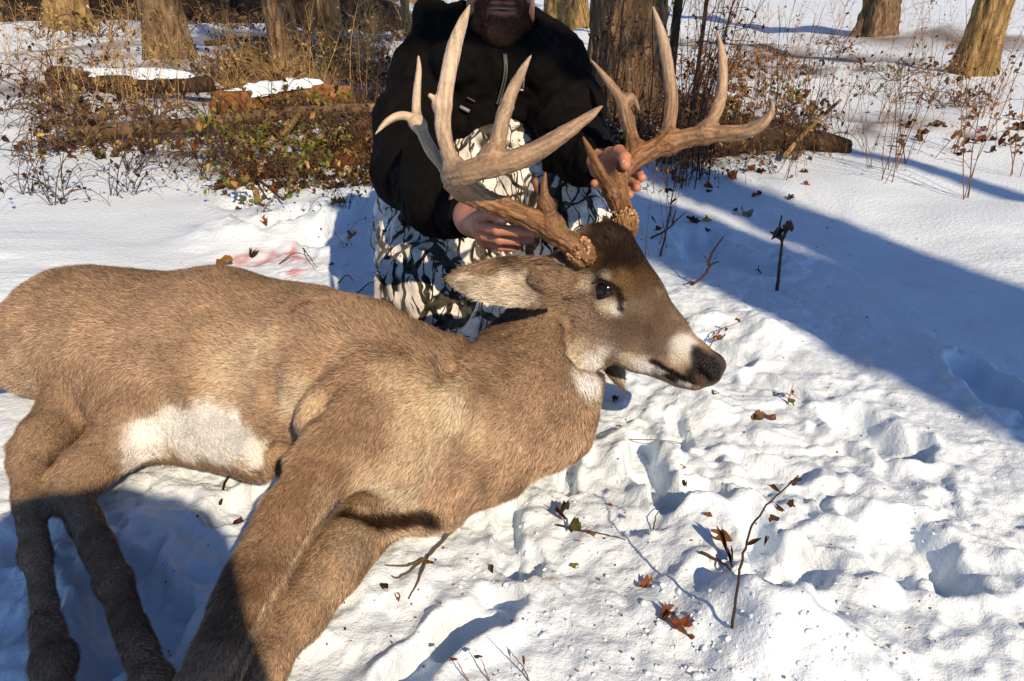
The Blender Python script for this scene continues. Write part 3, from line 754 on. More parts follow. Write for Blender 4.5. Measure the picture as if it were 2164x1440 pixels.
def antler(strands, pale0, pale1, label, burr, seed):
    """strands: lists of (px, py, depth, radius px); the first is the main beam"""
    S3 = []; allp = []
    for st in strands:
        A = np.array([[*W(x, y, d), r * d / FPX] for x, y, d, r in st]); S = spline(A, 7); S[:, 3] = np.maximum(S[:, 3], .0012); S3.append(S); allp.append(S)
    al = np.concatenate(allp)
    f = Field(al[:, :3].min(0) - .04, al[:, :3].max(0) + .04, 0.0019)
    segs = []
    for si, S in enumerate(S3):
        L = 0 if si == 0 else .18
        for i in range(len(S) - 1):
            f.add(S[i, :3], S[i + 1, :3], S[i, 3], S[i + 1, 3], 0.011 if (si and i < 4) else .0012)
            l = np.linalg.norm(S[i + 1, :3] - S[i, :3]); segs.append((S[i, :3], S[i + 1, :3], S[i, 3], S[i + 1, 3], L, si, len(S) - 1 - i)); L += l
    V, F = f.mesh(); V = smooth_mesh(V, F, 1, .35); N = vert_normals(V, F)
    best = np.full(len(V), 9.0); Lc = np.zeros(len(V)); ax = np.zeros((len(V), 3)); cen = np.zeros((len(V), 3)); rad = np.zeros(len(V))
    for a, b, ra, rb, L, si, left in segs:
        ab = b - a; l = np.linalg.norm(ab); t = np.clip(((V - a) @ ab) / (l * l), 0, 1)
        d = np.linalg.norm(V - a - t[:, None] * ab, axis=1) - (ra + (rb - ra) * t); k = d < best
        best = np.where(k, d, best); Lc = np.where(k, L + t * l, Lc); ax[k] = ab / l; cen[k] = (a + t[:, None] * ab)[k]; rad = np.where(k, ra + (rb - ra) * t, rad)
    rel = V - cen; rel = rel / (np.linalg.norm(rel, axis=1, keepdims=True) + 1e-9)
    rf = np.array([.3, .5, .8]); e1 = np.cross(ax, rf); e1 /= np.linalg.norm(e1, axis=1, keepdims=True) + 1e-9; e2 = np.cross(ax, e1)
    ca, sa = (rel * e1).sum(1), (rel * e2).sum(1); kr = np.maximum(rad, .006) * 260
    st = noise3(Lc * 32, ca * kr, sa * kr, seed) * .6 + .4 * noise3(Lc * 75, ca * kr * 1.9, sa * kr * 1.9, seed + 3)
    dist_b = np.linalg.norm(V - np.array(burr), axis=1)
    rough = np.clip(1.25 - dist_b / .30, .05, 1) * np.clip(rad / .016, .15, 1)
    prl = np.clip(fbm3(V, 130, 2, seed), 0, 1)
    V = V + N * (rough * (.0040 * st + .0028 * prl) + .0006 * st)[:, None]
    pale = np.clip((dist_b - pale0) / (pale1 - pale0), 0, 1)[:, None]
    br = np.array([.19, .090, .034]) + (np.array([.52, .41, .295]) - np.array([.19, .090, .034])) * pale
    gv = np.clip(.5 + 1.1 * st, 0, 1)[:, None]
    Cc = br * (.50 + .62 * gv * (1 - .35 * pale) + .18 * pale)
    nn = fbm3(V, 11, 3, seed + 9)[:, None]; Cc = Cc * (1 + .16 * nn)
    brown = np.clip(noise3(Lc * 9, ca * 2.2, sa * 2.2, seed + 5) * 1.8 - .1, 0, 1)[:, None] * (.3 + .7 * pale) * .6
    Cc = Cc * (1 - brown) + np.array([.27, .16, .08]) * brown
    lich = np.clip(fbm3(V, 45, 3, seed + 2) * 2 - .6, 0, 1)[:, None] * np.clip(1 - dist_b / .1, 0, 1)[:, None] * .6
    Cc = Cc * (1 - lich) + np.array([.30, .24, .045]) * lich
    me = mesh_np('antler', V, F); set_col(me, np.clip(Cc, .01, .9))
    o = link('antler', me, M['antler']); o.parent = deer; o.matrix_parent_inverse = Matrix.Translation(-Vector(deer.location)); o['label'] = label
    # pearled burr
    r_ = np.random.default_rng(seed); S = S3[0]; axb = unit(S[2, :3] - S[0, :3]); e1 = unit(np.cross(axb, rf)); e2 = np.cross(axb, e1)
    pm = MB(); ico = sphere_mesh('pearl_tmp', 1, n=8); iv = np.array([v.co[:] for v in ico.vertices]); fi = [tuple(p.vertices) for p in ico.polygons]; bpy.data.meshes.remove(ico)
    for k in range(170):
        th = r_.random() * 6.283; h_ = r_.normal() * .006 + .004 + .012 * (r_.random() < .15); rr = S[0, 3] * (.97 + .09 * r_.random())
        p = S[0, :3] + axb * (h_ + .004) + (e1 * math.cos(th) + e2 * math.sin(th)) * rr; s_ = r_.uniform(.0012, .0032)
        pm.add(iv * s_ * r_.uniform(.8, 1.3, 3) + p, fi, np.array([.34, .20, .095]) * r_.uniform(.5, 1.5))
    b_ = link('burr', pm.mesh('burr', True, True), M['antler'], o); b_['kind'] = 'stuff'
    return o
near_antler = [
    [(1232, 537, 1.205, 26), (1205, 512, 1.195, 22.5), (1150, 477, 1.185, 22.5), (1090, 448, 1.18, 21.5), (1030, 425, 1.165, 21.5), (985, 403, 1.14, 25), (960, 380, 1.105, 25), (985, 366, 1.075, 24),
     (1030, 352, 1.06, 24), (1090, 338, 1.05, 22), (1150, 310, 1.045, 19), (1205, 275, 1.045, 15.5), (1245, 246, 1.05, 9.5), (1273, 224, 1.055, 2.5)],
    [(968, 372, 1.10, 19), (948, 325, 1.09, 16), (936, 270, 1.085, 16.5), (938, 215, 1.08, 17), (948, 155, 1.08, 16), (960, 100, 1.085, 15.5), (976, 52, 1.09, 11), (992, 12, 1.095, 2.5)],
    [(936, 226, 1.08, 12), (922, 212, 1.075, 6.5), (908, 202, 1.07, 4.5)],
    [(962, 385, 1.13, 15), (935, 350, 1.145, 12), (908, 312, 1.16, 12), (888, 270, 1.17, 11.5), (880, 235, 1.175, 9.5), (882, 185, 1.18, 8), (885, 145, 1.185, 5.5), (884, 118, 1.19, 2)],
    [(888, 266, 1.17, 10), (866, 248, 1.165, 9), (842, 246, 1.16, 8.5), (818, 258, 1.155, 6.5), (793, 284, 1.15, 1.8)],
    [(1035, 345, 1.06, 21), (1050, 305, 1.06, 17), (1062, 255, 1.065, 15.5), (1080, 200, 1.07, 13.5), (1100, 158, 1.08, 9.5), (1122, 118, 1.09, 2.5)],
    [(1170, 482, 1.185, 19), (1160, 450, 1.175, 12.5), (1152, 420, 1.165, 9.5), (1150, 392, 1.16, 7.5), (1153, 365, 1.155, 3)],
    [(1157, 440, 1.175, 10), (1142, 410, 1.175, 8), (1131, 385, 1.175, 6.5), (1126, 366, 1.175, 3)],
]
far_antler = [
    [(1322, 480, 1.325, 26), (1318, 455, 1.335, 22.5), (1308, 425, 1.35, 21), (1303, 395, 1.365, 19.5), (1315, 362, 1.375, 18.5), (1345, 335, 1.38, 21.5), (1390, 312, 1.38, 20), (1440, 295, 1.375, 18.5),
     (1490, 285, 1.365, 18), (1535, 283, 1.35, 16.5), (1580, 277, 1.335, 14), (1612, 260, 1.32, 11), (1630, 236, 1.31, 7), (1632, 212, 1.30, 2)],
    [(1302, 415, 1.355, 15), (1282, 388, 1.33, 12.5), (1262, 352, 1.305, 10), (1247, 318, 1.285, 7), (1232, 290, 1.27, 2.2)],
    [(1345, 330, 1.38, 17), (1335, 290, 1.385, 13.5), (1322, 245, 1.39, 14), (1308, 205, 1.39, 10.5), (1280, 165, 1.395, 7), (1248, 126, 1.40, 1.8)],
    [(1322, 214, 1.39, 10), (1336, 207, 1.40, 6.5), (1344, 219, 1.41, 5.5), (1350, 233, 1.415, 3)],
    [(1412, 305, 1.38, 21), (1413, 270, 1.385, 15), (1419, 215, 1.39, 13), (1414, 160, 1.395, 12.5), (1404, 100, 1.40, 11.5), (1392, 52, 1.40, 7.5), (1380, 15, 1.40, 2.2)],
    [(1490, 285, 1.365, 18), (1505, 255, 1.365, 14), (1522, 210, 1.37, 12), (1528, 160, 1.375, 10), (1525, 110, 1.38, 7.5), (1517, 70, 1.385, 2.2)],
]
antler(near_antler, .15, .36, 'near antler with a forked brow tine and a kicker point', W(1232, 537, 1.205), 11)
antler(far_antler, .18, .46, 'far antler with four upright tines', W(1322, 480, 1.325), 29)

# ------------------------------------------------------------------ the person kneeling behind the deer
def mat_fleece_camo():
    """white fleece printed with dark branches, leaves and specks"""
    m, t, b = new_mat('snow_camo', 0.9, 0.08)
    co = coords(t)
    wn = noise(t, 7, 3, co); wv = t.nodes.new('ShaderNodeVectorMath'); wv.operation = 'MULTIPLY_ADD'
    t.links.new(wn.outputs['Color'], wv.inputs[0]); wv.inputs[1].default_value = (.10, .10, .10); t.links.new(co, wv.inputs[2])
    mp = t.nodes.new('ShaderNodeMapping'); mp.inputs['Rotation'].default_value = (0.4, 1.35, 0.3); mp.inputs['Scale'].default_value = (2.4, .75, .8); t.links.new(wv.outputs[0], mp.inputs['Vector'])
    def bands(rotv, scale, dist, lo, hi, mask_scale, mlo):
        q = t.nodes.new('ShaderNodeMapping'); q.inputs['Rotation'].default_value = rotv; t.links.new(co, q.inputs['Vector'])
        w_ = t.nodes.new('ShaderNodeTexWave'); w_.wave_type = 'BANDS'; w_.inputs['Scale'].default_value = scale; w_.inputs['Distortion'].default_value = dist
        w_.inputs['Detail'].default_value = 3; w_.inputs['Detail Scale'].default_value = 1.6; t.links.new(q.outputs[0], w_.inputs['Vector'])
        k = ramp(t, noise(t, mask_scale, 2, q.outputs[0]).outputs[0], [(mlo, (0, 0, 0)), (mlo + .04, (1, 1, 1))]).outputs[0]
        return mth(t, 'MULTIPLY', ramp(t, w_.outputs[0], [(lo, (0, 0, 0)), (hi, (1, 1, 1))]).outputs[0], k)
    mp2 = t.nodes.new('ShaderNodeMapping'); mp2.inputs['Rotation'].default_value = (.3, .9, 0); mp2.inputs['Scale'].default_value = (2.6, .9, .8); t.links.new(wv.outputs[0], mp2.inputs['Vector'])
    def cells(vec, scale, lo, hi, ms, mlo):
        v = t.nodes.new('ShaderNodeTexVoronoi'); v.feature = 'DISTANCE_TO_EDGE'; v.inputs['Scale'].default_value = scale; t.links.new(vec, v.inputs['Vector'])
        k = ramp(t, noise(t, ms, 2, co).outputs[0], [(mlo, (0, 0, 0)), (mlo + .03, (1, 1, 1))]).outputs[0]
        return mth(t, 'MULTIPLY', ramp(t, v.outputs['Distance'], [(lo, (1, 1, 1)), (hi, (0, 0, 0))]).outputs[0], k)
    twig = mth(t, 'MAXIMUM', cells(mp2.outputs[0], 7.5, .055, .072, 6, .45), bands((.3, .9, .4), 4.5, 6.0, .90, .94, 5.0, .46))
    fine = mth(t, 'MAXIMUM', cells(mp.outputs[0], 15, .035, .050, 8, .46), bands((.2, -.6, 1.2), 8.0, 6.0, .92, .95, 7.0, .48))
    lim = ramp(t, noise(t, 7.0, 6, mp2.outputs[0], .65, 1.0).outputs[0], [(.60, (0, 0, 0)), (.63, (1, 1, 1))]).outputs[0]
    dots = t.nodes.new('ShaderNodeTexVoronoi'); dots.inputs['Scale'].default_value = 115; t.links.new(co, dots.inputs['Vector'])
    dm = mth(t, 'MULTIPLY', ramp(t, dots.outputs['Distance'], [(.17, (1, 1, 1)), (.22, (0, 0, 0))]).outputs[0], ramp(t, noise(t, 11, 2, co).outputs[0], [(.52, (0, 0, 0)), (.6, (1, 1, 1))]).outputs[0])
    dark = mth(t, 'MAXIMUM', mth(t, 'MAXIMUM', twig, fine), mth(t, 'MAXIMUM', lim, dm))
    shade = ramp(t, noise(t, 16, 3, co).outputs[0], [(.42, (.78, .75, .70)), (.56, (.58, .56, .53)), (.66, (.52, .51, .49))]).outputs[0]
    ink = ramp(t, noise(t, 45, 4, co).outputs[0], [(.4, (.008, .007, .006)), (.72, (.09, .08, .06))]).outputs[0]
    t.links.new(mixc(t, dark, shade, ink), b.inputs['Base Color'])
    b.inputs['Sheen Weight'].default_value = 0.25
    bump(t, b, noise(t, 260, 3, co).outputs[0], .0016, .5)
    return m
M['camo'] = mat_fleece_camo()
m, t, b = new_mat('black_fabric', 0.85, 0.12)
co = coords(t); t.links.new(ramp(t, noise(t, 40, 3, co).outputs[0], [(.3, (.0035, .0028, .0028)), (.7, (.0065, .0055, .0052))]).outputs[0], b.inputs['Base Color'])
bump(t, b, noise(t, 500, 2, co).outputs[0], .001, .5); b.inputs['Specular IOR Level'].default_value = .06; M['jacket'] = m
m, t, b = new_mat('skin', 0.5, 0.35)
t.links.new(attr(t).outputs['Color'], b.inputs['Base Color']); b.inputs['Subsurface Weight'].default_value = 0.0
bump(t, b, noise(t, 300, 3, coords(t)).outputs[0], .0008, .5); M['skin'] = m

person = empty('person', (float(W(1030, 420, 1.85)[0]), float(W(1030, 420, 1.85)[1]), 0))
tag(person, 'smiling bearded person in black hooded jacket and white camo trousers kneeling behind the deer', 'person')
def kid(o, root=None):
    root = root or person; o.parent = root; o.matrix_parent_inverse = Matrix.Translation(-Vector(root.location)); return o
shL, shR, chest, waist = W(905, 165, 1.78), W(1170, 150, 1.78), W(1035, 190, 1.80), W(1035, 300, 1.86)
elL, wrL = W(868, 355, 1.62), W(985, 452, 1.37)
elR, wrR = W(1205, 305, 1.68), W(1275, 345, 1.50)
hipL, hipR = W(960, 420, 1.90), W(1105, 420, 1.90)
knL, knR = W(895, 625, 1.60), W(1225, 505, 1.66)
# skin: head, neck, arms, hands (trunk and legs run on inside the clothes)
fc = W(1058, 12, 1.70)                                     # centre of the head
fz = unit(UV * .97 + FV * .18); ff = unit(-FV * .97 + UV * .05 + RV * .06); ff = unit(ff - fz * (ff @ fz)); fx = np.cross(fz, ff) * -1
fx = unit(RV - ff * (RV @ ff) - fz * (RV @ fz))
def hp(x, y, z): return fc + fx * x + ff * y + fz * z      # right of picture, forward, up (metres)
B = Field(fc - .16, fc + np.array([.16, .16, .20]), 0.0026); HEADF = B
B.add(hp(0, -.015, .06), hp(0, .0, .02), .078, .074, .03)
B.add(hp(0, .012, -.03), hp(0, .032, -.085), .059, .041, .02)
B.add(hp(-.03, .01, -.055), hp(-.012, .055, -.10), .034, .022, .015); B.add(hp(.03, .01, -.055), hp(.012, .055, -.10), .034, .022, .015)
B.add(hp(0, .062, -.094), hp(0, .060, -.103), .017, .018, .015)
B.add(hp(0, .078, .01), hp(0, .105, -.028), .009, .014, .012)                        # nose
for s_ in (-1, 1):
    B.add(hp(.013 * s_, .088, -.032), hp(.013 * s_, .09, -.03), .009, .009, .008)
    B.add(hp(.045 * s_, .055, -.022), hp(.034 * s_, .066, -.040), .020, .018, .02)       # cheeks
    B.add(hp(.07 * s_, .0, .0), hp(.072 * s_, -.012, -.02), .014, .010, .008, (fx, .5))       # ears
    B.add(hp(.012 * s_, .074, .028), hp(.042 * s_, .066, .03), .010, .010, .014)         # brow
B.add(hp(-.022, .078, -.052), hp(.022, .078, -.052), .0085, .0085, .008); B.add(hp(-.020, .077, -.073), hp(.020, .077, -.073), .0085, .0085, .008)
B.cut(hp(-.022, .074, -.0585), hp(0, .078, -.0612), .0080, .0088, .004); B.cut(hp(0, .078, -.0612), hp(.022, .074, -.0585), .0088, .0080, .004); B.cut(hp(-.03, .074, -.0560), hp(-.02, .084, -.0605), .0035, .005, .004); B.cut(hp(.03, .074, -.0560), hp(.02, .084, -.0605), .0035, .005, .004)
B.chain([hp(0, -.02, -.06), hp(0, -.04, -.13)], [.055, .05], .03)
B = Field((-.42, 1.30, .0), (.50, 2.25, .80), 0.006); BODYF = B
B.chain([hp(0, -.045, -.12), chest], [.045, .06], .03)
B.chain([chest, waist, (hipL + hipR) / 2], [.06, .07, .09], .05)
B.chain([shL, elL, wrL], [.045, .038, .027], .03); B.chain([shR, elR, wrR], [.045, .038, .027], .03)
B.add(shL, shR, .045, .045, .04)
B.chain([hipL, knL, W(930, 620, 1.95)], [.05, .035, .03], .03); B.chain([hipR, knR, W(1190, 520, 1.98)], [.05, .035, .03], .03)
def finger(pts, r0, r1):
    P = [W(*p) for p in pts]; n = len(P); rr = np.linspace(r0, r1, n)
    for i in range(n - 1): B.add(P[i], P[i + 1], rr[i], rr[i + 1], .0018)
    for i in range(1, n - 1): B.add(P[i], P[i] + 1e-4, rr[i] * 1.08, rr[i] * 1.08, .0022)
# hand under the near antler
B = Field(W(1045, 470, 1.28) - .13, W(1045, 470, 1.28) + .13, .0021); HAND1 = B
B.add(wrL, W(1000, 462, 1.345), .026, .027, .01)
B.add(W(1000, 462, 1.345), W(1032, 478, 1.275), .030, .026, .02, (FV, .8)); B.add(W(1022, 468, 1.27), W(1030, 505, 1.28), .020, .018, .015)
finger([(1016, 456, 1.255), (1040, 454, 1.232), (1062, 465, 1.222)], .0100, .0088)
finger([(1018, 479, 1.250), (1052, 486, 1.222), (1095, 490, 1.218), (1125, 493, 1.222)], .0102, .0084)
finger([(1024, 500, 1.258), (1055, 507, 1.240), (1095, 510, 1.240), (1120, 508, 1.243)], .0090, .0074)
finger([(1034, 514, 1.272), (1058, 522, 1.260), (1084, 524, 1.26), (1100, 520, 1.262)], .0080, .0062)
finger([(1012, 445, 1.30), (1040, 430, 1.275), (1065, 425, 1.25)], .0120, .0090)
# hand round the far antler
B = Field(W(1300, 360, 1.43) - .12, W(1300, 360, 1.43) + .12, .0021); HAND2 = B
B.add(wrR, W(1268, 345, 1.50), .026, .027, .01)
B.add(W(1268, 345, 1.50), W(1288, 358, 1.455), .030, .027, .02); B.add(W(1285, 345, 1.455), W(1288, 385, 1.455), .020, .018, .015)
finger([(1275, 342, 1.455), (1290, 326, 1.42), (1308, 321, 1.385), (1320, 334, 1.352), (1321, 349, 1.346)], .0135, .0100)
finger([(1292, 348, 1.455), (1322, 355, 1.455), (1348, 366, 1.435), (1356, 376, 1.415)], .0105, .0085)
finger([(1290, 366, 1.455), (1318, 378, 1.455), (1342, 388, 1.43), (1346, 397, 1.41)], .0105, .0085)
finger([(1286, 383, 1.455), (1312, 396, 1.45), (1328, 406, 1.425), (1330, 412, 1.41)], .0098, .0080)
finger([(1278, 392, 1.45), (1262, 392, 1.435), (1256, 388, 1.42)], .0090, .0078)
bV, bF, o_ = [], [], 0
for f_ in (HEADF, BODYF, HAND1, HAND2):
    v_, q_ = f_.mesh(); v_ = smooth_mesh(v_, q_, 1, .3); bV.append(v_); bF.append(q_ + o_); o_ += len(v_)
bV, bF = np.concatenate(bV), np.concatenate(bF)
sk = np.tile(np.array([.40, .175, .105]), (len(bV), 1)) * np.where(np.linalg.norm(bV - fc, axis=1) < .2, .55, 1.0)[:, None] * (1 + .12 * fbm3(bV, 30, 3, 2)[:, None])  # head skin darkened in the colour to stand for shade on the face
hands = np.minimum(np.linalg.norm(bV - W(1060, 490, 1.24), axis=1), np.linalg.norm(bV - W(1300, 360, 1.42), axis=1))
w = np.clip(1 - hands / .12, 0, 1)[:, None] * np.clip(fbm3(bV, 55, 2, 6) + .35, 0, 1)[:, None] * .5
sk = sk * (1 - w) + np.array([.46, .15, .10]) * w
lp = np.minimum(np.linalg.norm(bV - hp(0, .085, -.052), axis=1), np.linalg.norm(bV - hp(0, .084, -.073), axis=1))
w = np.clip(1.3 - lp / .016, 0, 1)[:, None] * .6; sk = sk * (1 - w) + np.array([.30, .09, .07]) * w
mouth_in = np.clip(1.2 - np.linalg.norm((bV - hp(0, .070, -.062)) / np.array([1, 1, 1]), axis=1) / .014, 0, 1)[:, None]; sk = sk * (1 - mouth_in * .9)
bme = mesh_np('body', bV, bF); set_col(bme, np.clip(sk, .01, .8)); kid(link('body', bme, M['skin']))
# finger nails
m, t, b = new_mat('nail', .35, .4, (.55, .30, .24)); M['nail'] = m
nm = sphere_mesh('nail', 1, n=14)
for (px, py, d), ax in (((1060, 464, 1.214), (1, -.35)), ((1120, 489.5, 1.2175), (1, -.1)), ((1320.5, 345, 1.3385), (.15, -1))):
    o = link('nail', nm, M['nail']); a_ = unit(RV * ax[0] + UV * ax[1]); z_ = -FV; y_ = np.cross(z_, a_)
    mat = Matrix(((a_[0] * .0062, y_[0] * .0046, z_[0] * .0012, 0), (a_[1] * .0062, y_[1] * .0046, z_[1] * .0012, 0), (a_[2] * .0062, y_[2] * .0046, z_[2] * .0012, 0), (0, 0, 0, 1)))
    p = W(px, py, d); o.matrix_world = Matrix.Translation(Vector(p)) @ mat; mw = o.matrix_world.copy(); o.parent = person; o.matrix_parent_inverse = Matrix.Translation(-Vector(person.location)); o.matrix_basis = mw
# teeth
m, t, b = new_mat('tooth', .3, .5, (.36, .32, .27)); M['tooth'] = m
tb = MB(); bmx = bmesh.new(); bmesh.ops.create_cube(bmx, size=1); bmesh.ops.bevel(bmx, geom=bmx.edges[:], offset=.28, segments=2, affect='EDGES')
tv = np.array([v.co[:] for v in bmx.verts]); tf = [tuple(v.index for v in f.verts) for f in bmx.faces]; bmx.free()
tmesh = MB(); tmesh.add(tv, tf); tme = tmesh.mesh('tooth')
for k in range(-4, 5):
    wd = .0082 - .0005 * abs(k); x = k * .0062; p = hp(x, .0735 - 9 * x * x, -.0572 + 5.0 * x * x)
    R3 = np.stack([fx * .0066, ff * .006, fz * (.0066 - .0005 * abs(k))], 1)
    mw = Matrix([[*R3[0], p[0]], [*R3[1], p[1]], [*R3[2], p[2]], [0, 0, 0, 1]])
    o = link('tooth', tme, M['tooth']); o.parent = person; o.matrix_parent_inverse = Matrix.Translation(-Vector(person.location)); o.matrix_basis = mw
# beard
bN = vert_normals(bV, bF)
rel = bV - fc; lx, ly, lz = rel @ fx, rel @ ff, rel @ fz
bd = ((lz < -.034) & (lz > -.155) & (ly > -.02)).astype(float)
bd *= np.clip((np.hypot(lx / .030, (lz + .062) / .013) - 1.0) * 3, 0, 1)
bd *= np.clip(np.maximum((np.abs(lx) - .020) / .012, 0) + np.clip((-lz - .073) / .010, 0, 1) + np.clip(1 - np.abs(lz + .042) / .006, 0, 1) * .8, 0, 1)
bd *= np.clip(np.maximum((-.020 - lz - .55 * np.clip(.062 - np.abs(lx), 0, 1)) / .01, 0) + np.clip((-lz - .07) / .01, 0, 1) + (np.abs(lz + .042) < .006), 0, 1)
sub = (np.linalg.norm(rel, axis=1) < .19)
blen = .009 * bd * sub
hair_top = (lz > .03) & (ly < .05 + 0) & (lz + .6 * -ly > .03)
kid(fur('beard', bV, bF, bN, np.tile(-fz + ff * .25, (len(bV), 1)), blen, np.tile(np.array([.075, .040, .022]), (len(bV), 1)), 42000, .0006, .45, M['fur'], None, 9, .35, .4, .6))
kid(fur('hair', bV, bF, bN, np.tile(-ff * .8 - fz * .2, (len(bV), 1)), np.where((lz > .045) & (ly < .055) & sub, .02, np.where((lz > -.02) & (ly < -.01) & sub, .016, 0)), np.tile(np.array([.05, .028, .016]), (len(bV), 1)), 22000, .0007, .3, M['fur'], None, 10, .3, .4, .6))

def drape(V, N, amp, f, seed, sq=(1, 1, 1)):
    P = V * np.array(sq); n = fbm3(P, f, 3, seed); return V + N * (amp * (1 - np.abs(n)) - amp * .6)[:, None]
# jacket
J = Field((-.50, 1.25, .20), (.50, 2.35, 1.0), 0.0055)
J.chain([W(1035, 140, 1.80), W(1035, 210, 1.83), W(1038, 250, 1.88)], [.150, .150, .145], .06, (FV, .78))
J.add(W(955, 120, 1.80), W(1120, 112, 1.80), .085, .085, .06)
J.chain([W(905, 165, 1.78), W(872, 265, 1.71), W(872, 362, 1.62), W(925, 425, 1.49), W(1000, 462, 1.365)], [.088, .078, .076, .058, .042], .04)
J.chain([W(1170, 150, 1.78), W(1198, 235, 1.73), W(1208, 305, 1.68), W(1245, 335, 1.57), W(1283, 352, 1.49)], [.085, .075, .070, .054, .042], .04)
J.add(W(850, 300, 1.78), W(845, 400, 1.80), .05, .04, .05)                               # hem hanging behind the arm
# hood and collar round the neck
for k in range(14):
    a0, a1 = math.pi * (-.16 + 1.32 * k / 14), math.pi * (-.16 + 1.32 * (k + 1) / 14)
    hc = hp(0, -.035, -.130)
    p0 = hc + fx * .105 * math.cos(a0) - ff * .085 * math.sin(a0) + fz * (.0 + .045 * math.sin(a0)); p1 = hc + fx * .105 * math.cos(a1) - ff * .085 * math.sin(a1) + fz * (.0 + .045 * math.sin(a1))
    J.add(p0, p1, .040, .040, .03)
J.add(W(915, 40, 1.80), W(925, 100, 1.80), .045, .05, .03)
J.add(W(1125, 100, 1.76), W(1105, 70, 1.74), .05, .03, .03)
for x0, x1 in ((1015, 1062), (1120, 1076)): J.add(W(x0, 75, 1.70), W(x1, 125, 1.675), .030, .026, .02)
J.cut(hp(0, .07, -.03), hp(0, .06, -.085), .042, .030, .012)
J.add(W(1020, 108, 1.70), W(1105, 104, 1.70), .034, .034, .03)
J.add(W(1000, 140, 1.72), W(1110, 140, 1.72), .07, .07, .04)
J.cut(hp(0, .0, -.02), hp(0, .0, .2), .088, .088, .012)
J.cut(W(1000, 462, 1.365) + unit(wrL - elL) * .025, W(1010, 470, 1.30), .05, .05, .006)
J.cut(W(1285, 352, 1.475) + unit(wrR - elR) * .028, W(1310, 358, 1.42), .055, .055, .006)
J.cut(W(1075, 320, 1.62), W(1075, 325, 1.75), .075, .075, .02)                            # the opening below the zip
J.cut(W(990, 345, 1.60), W(990, 345, 1.78), .05, .05, .02)
jV, jF = J.mesh(); jV = smooth_mesh(jV, jF, 2, .4); jN = vert_normals(jV, jF)
jV = drape(jV, jN, .016, 9, 40, (1, 1, .8)); jV = drape(jV, vert_normals(jV, jF), .006, 28, 44)
kid(link('jacket', mesh_np('jacket', jV, jF), M['jacket']))
jpx, jpy, jd = project(jV)
def surf(px, py, V=jV, P=(jpx, jpy, jd), lift=.003):
    k = (np.abs(P[0] - px) < 6) & (np.abs(P[1] - py) < 6)
    if not k.any(): return W(px, py, 1.66)
    d = P[2][k].min(); return W(px, py, d - lift)
# zip, drawstring, pocket tag
m, t, b = new_mat('metal_zip', .35, .5, (.35, .33, .30)); b.inputs['Metallic'].default_value = .8; M['metal'] = m
zb = MB()
zp = spline([surf(x, y) for x, y in ((1067, 116), (1069, 140), (1067, 165), (1060, 195), (1052, 222))], 12)
zb.tube(zp, .0032, 6, (.012, .011, .011))
for i in range(0, len(zp) - 1):
    for s_ in (-1, 1): zb.tube([zp[i] - FV * .002, zp[i] - FV * .002 + RV * .0042 * s_], .0011, 5, (.10, .095, .085))
kid(link('zipper', zb.mesh('zipper', True, True), mat_col('zip', .4, .5)))
cb = MB(); cb.tube(spline([surf(x, y) for x, y in ((1107, 165), (1105, 190))], 4), .0022, 6, (.2, .19, .18)); cb.tube([surf(1098, 190), surf(1106, 191)], .0022, 6, (.4, .38, .36))
kid(link('pocket_zip', cb.mesh('pocket_zip', True, True), M['plant']))
cb = MB(); p = [surf(972, 226, lift=.004), surf(992, 236, lift=.004)]; cb.tube([p[0], p[1]], .0045, 4, (.22, .21, .21)); cb.tube([surf(987, 206), surf(1004, 215)], .0010, 5, (.14, .135, .13))
kid(link('pull_tag', cb.mesh('pull_tag', True, True), M['plant']))
m, t, b = new_mat('green_scarf', .85, .1); t.links.new(ramp(t, noise(t, 60, 3, coords(t)).outputs[0], [(.4, (.03, .045, .008)), (.6, (.09, .12, .02))]).outputs[0], b.inputs['Base Color']); M['scarf'] = m
S_ = Field(np.array(W(1058, 95, 1.72)) - .13, np.array(W(1058, 95, 1.72)) + .13, .004)
S_.chain([W(1015, 88, 1.72), W(1042, 92, 1.665), W(1060, 108, 1.655), W(1078, 92, 1.66), W(1105, 78, 1.72)], [.016, .013, .010, .012, .016], .01)
S_.add(W(1040, 84, 1.662), W(1048, 86, 1.655), .012, .010, .006)
sV, sF = S_.mesh(); sV = drape(sV, vert_normals(sV, sF), .006, 45, 3); kid(link('scarf', mesh_np('scarf', sV, sF), M['scarf']))
# trousers
T_ = Field((-.52, 1.30, -.02), (.55, 2.55, .62), 0.0055)
T_.chain([W(1040, 270, 1.86), W(1040, 350, 1.88), W(1035, 430, 1.92)], [.118, .135, .15], .06)
T_.chain([W(955, 395, 1.88), W(915, 500, 1.74), W(903, 610, 1.64)], [.122, .115, .100], .06)
T_.chain([W(903, 610, 1.64), W(915, 655, 1.72), W(950, 640, 2.05)], [.098, .09, .07], .05)
T_.add(W(870, 420, 1.85), W(862, 560, 1.74), .07, .065, .05)
T_.chain([W(1110, 400, 1.88), W(1185, 445, 1.76), W(1225, 505, 1.69)], [.115, .105, .090], .06)
T_.chain([W(1225, 505, 1.69), W(1215, 560, 1.76), W(1190, 560, 2.05)], [.092, .085, .07], .05)
T_.add(W(1000, 560, 1.78), W(1020, 640, 1.74), .09, .08, .06)
T_.add(W(1010, 480, 1.80), W(1120, 470, 1.82), .09, .09, .06)
tV, tF = T_.mesh(); tV = smooth_mesh(tV, tF, 2, .4)
tV = drape(tV, vert_normals(tV, tF), .034, 7.0, 60, (1, 1.2, .7)); tV = drape(tV, vert_normals(tV, tF), .012, 19, 64, (1, 1, .6))
kid(link('trousers', mesh_np('trousers', tV, tF), M['camo']))
m, t, b = new_mat('boot', .6, .3, (.03, .022, .016))
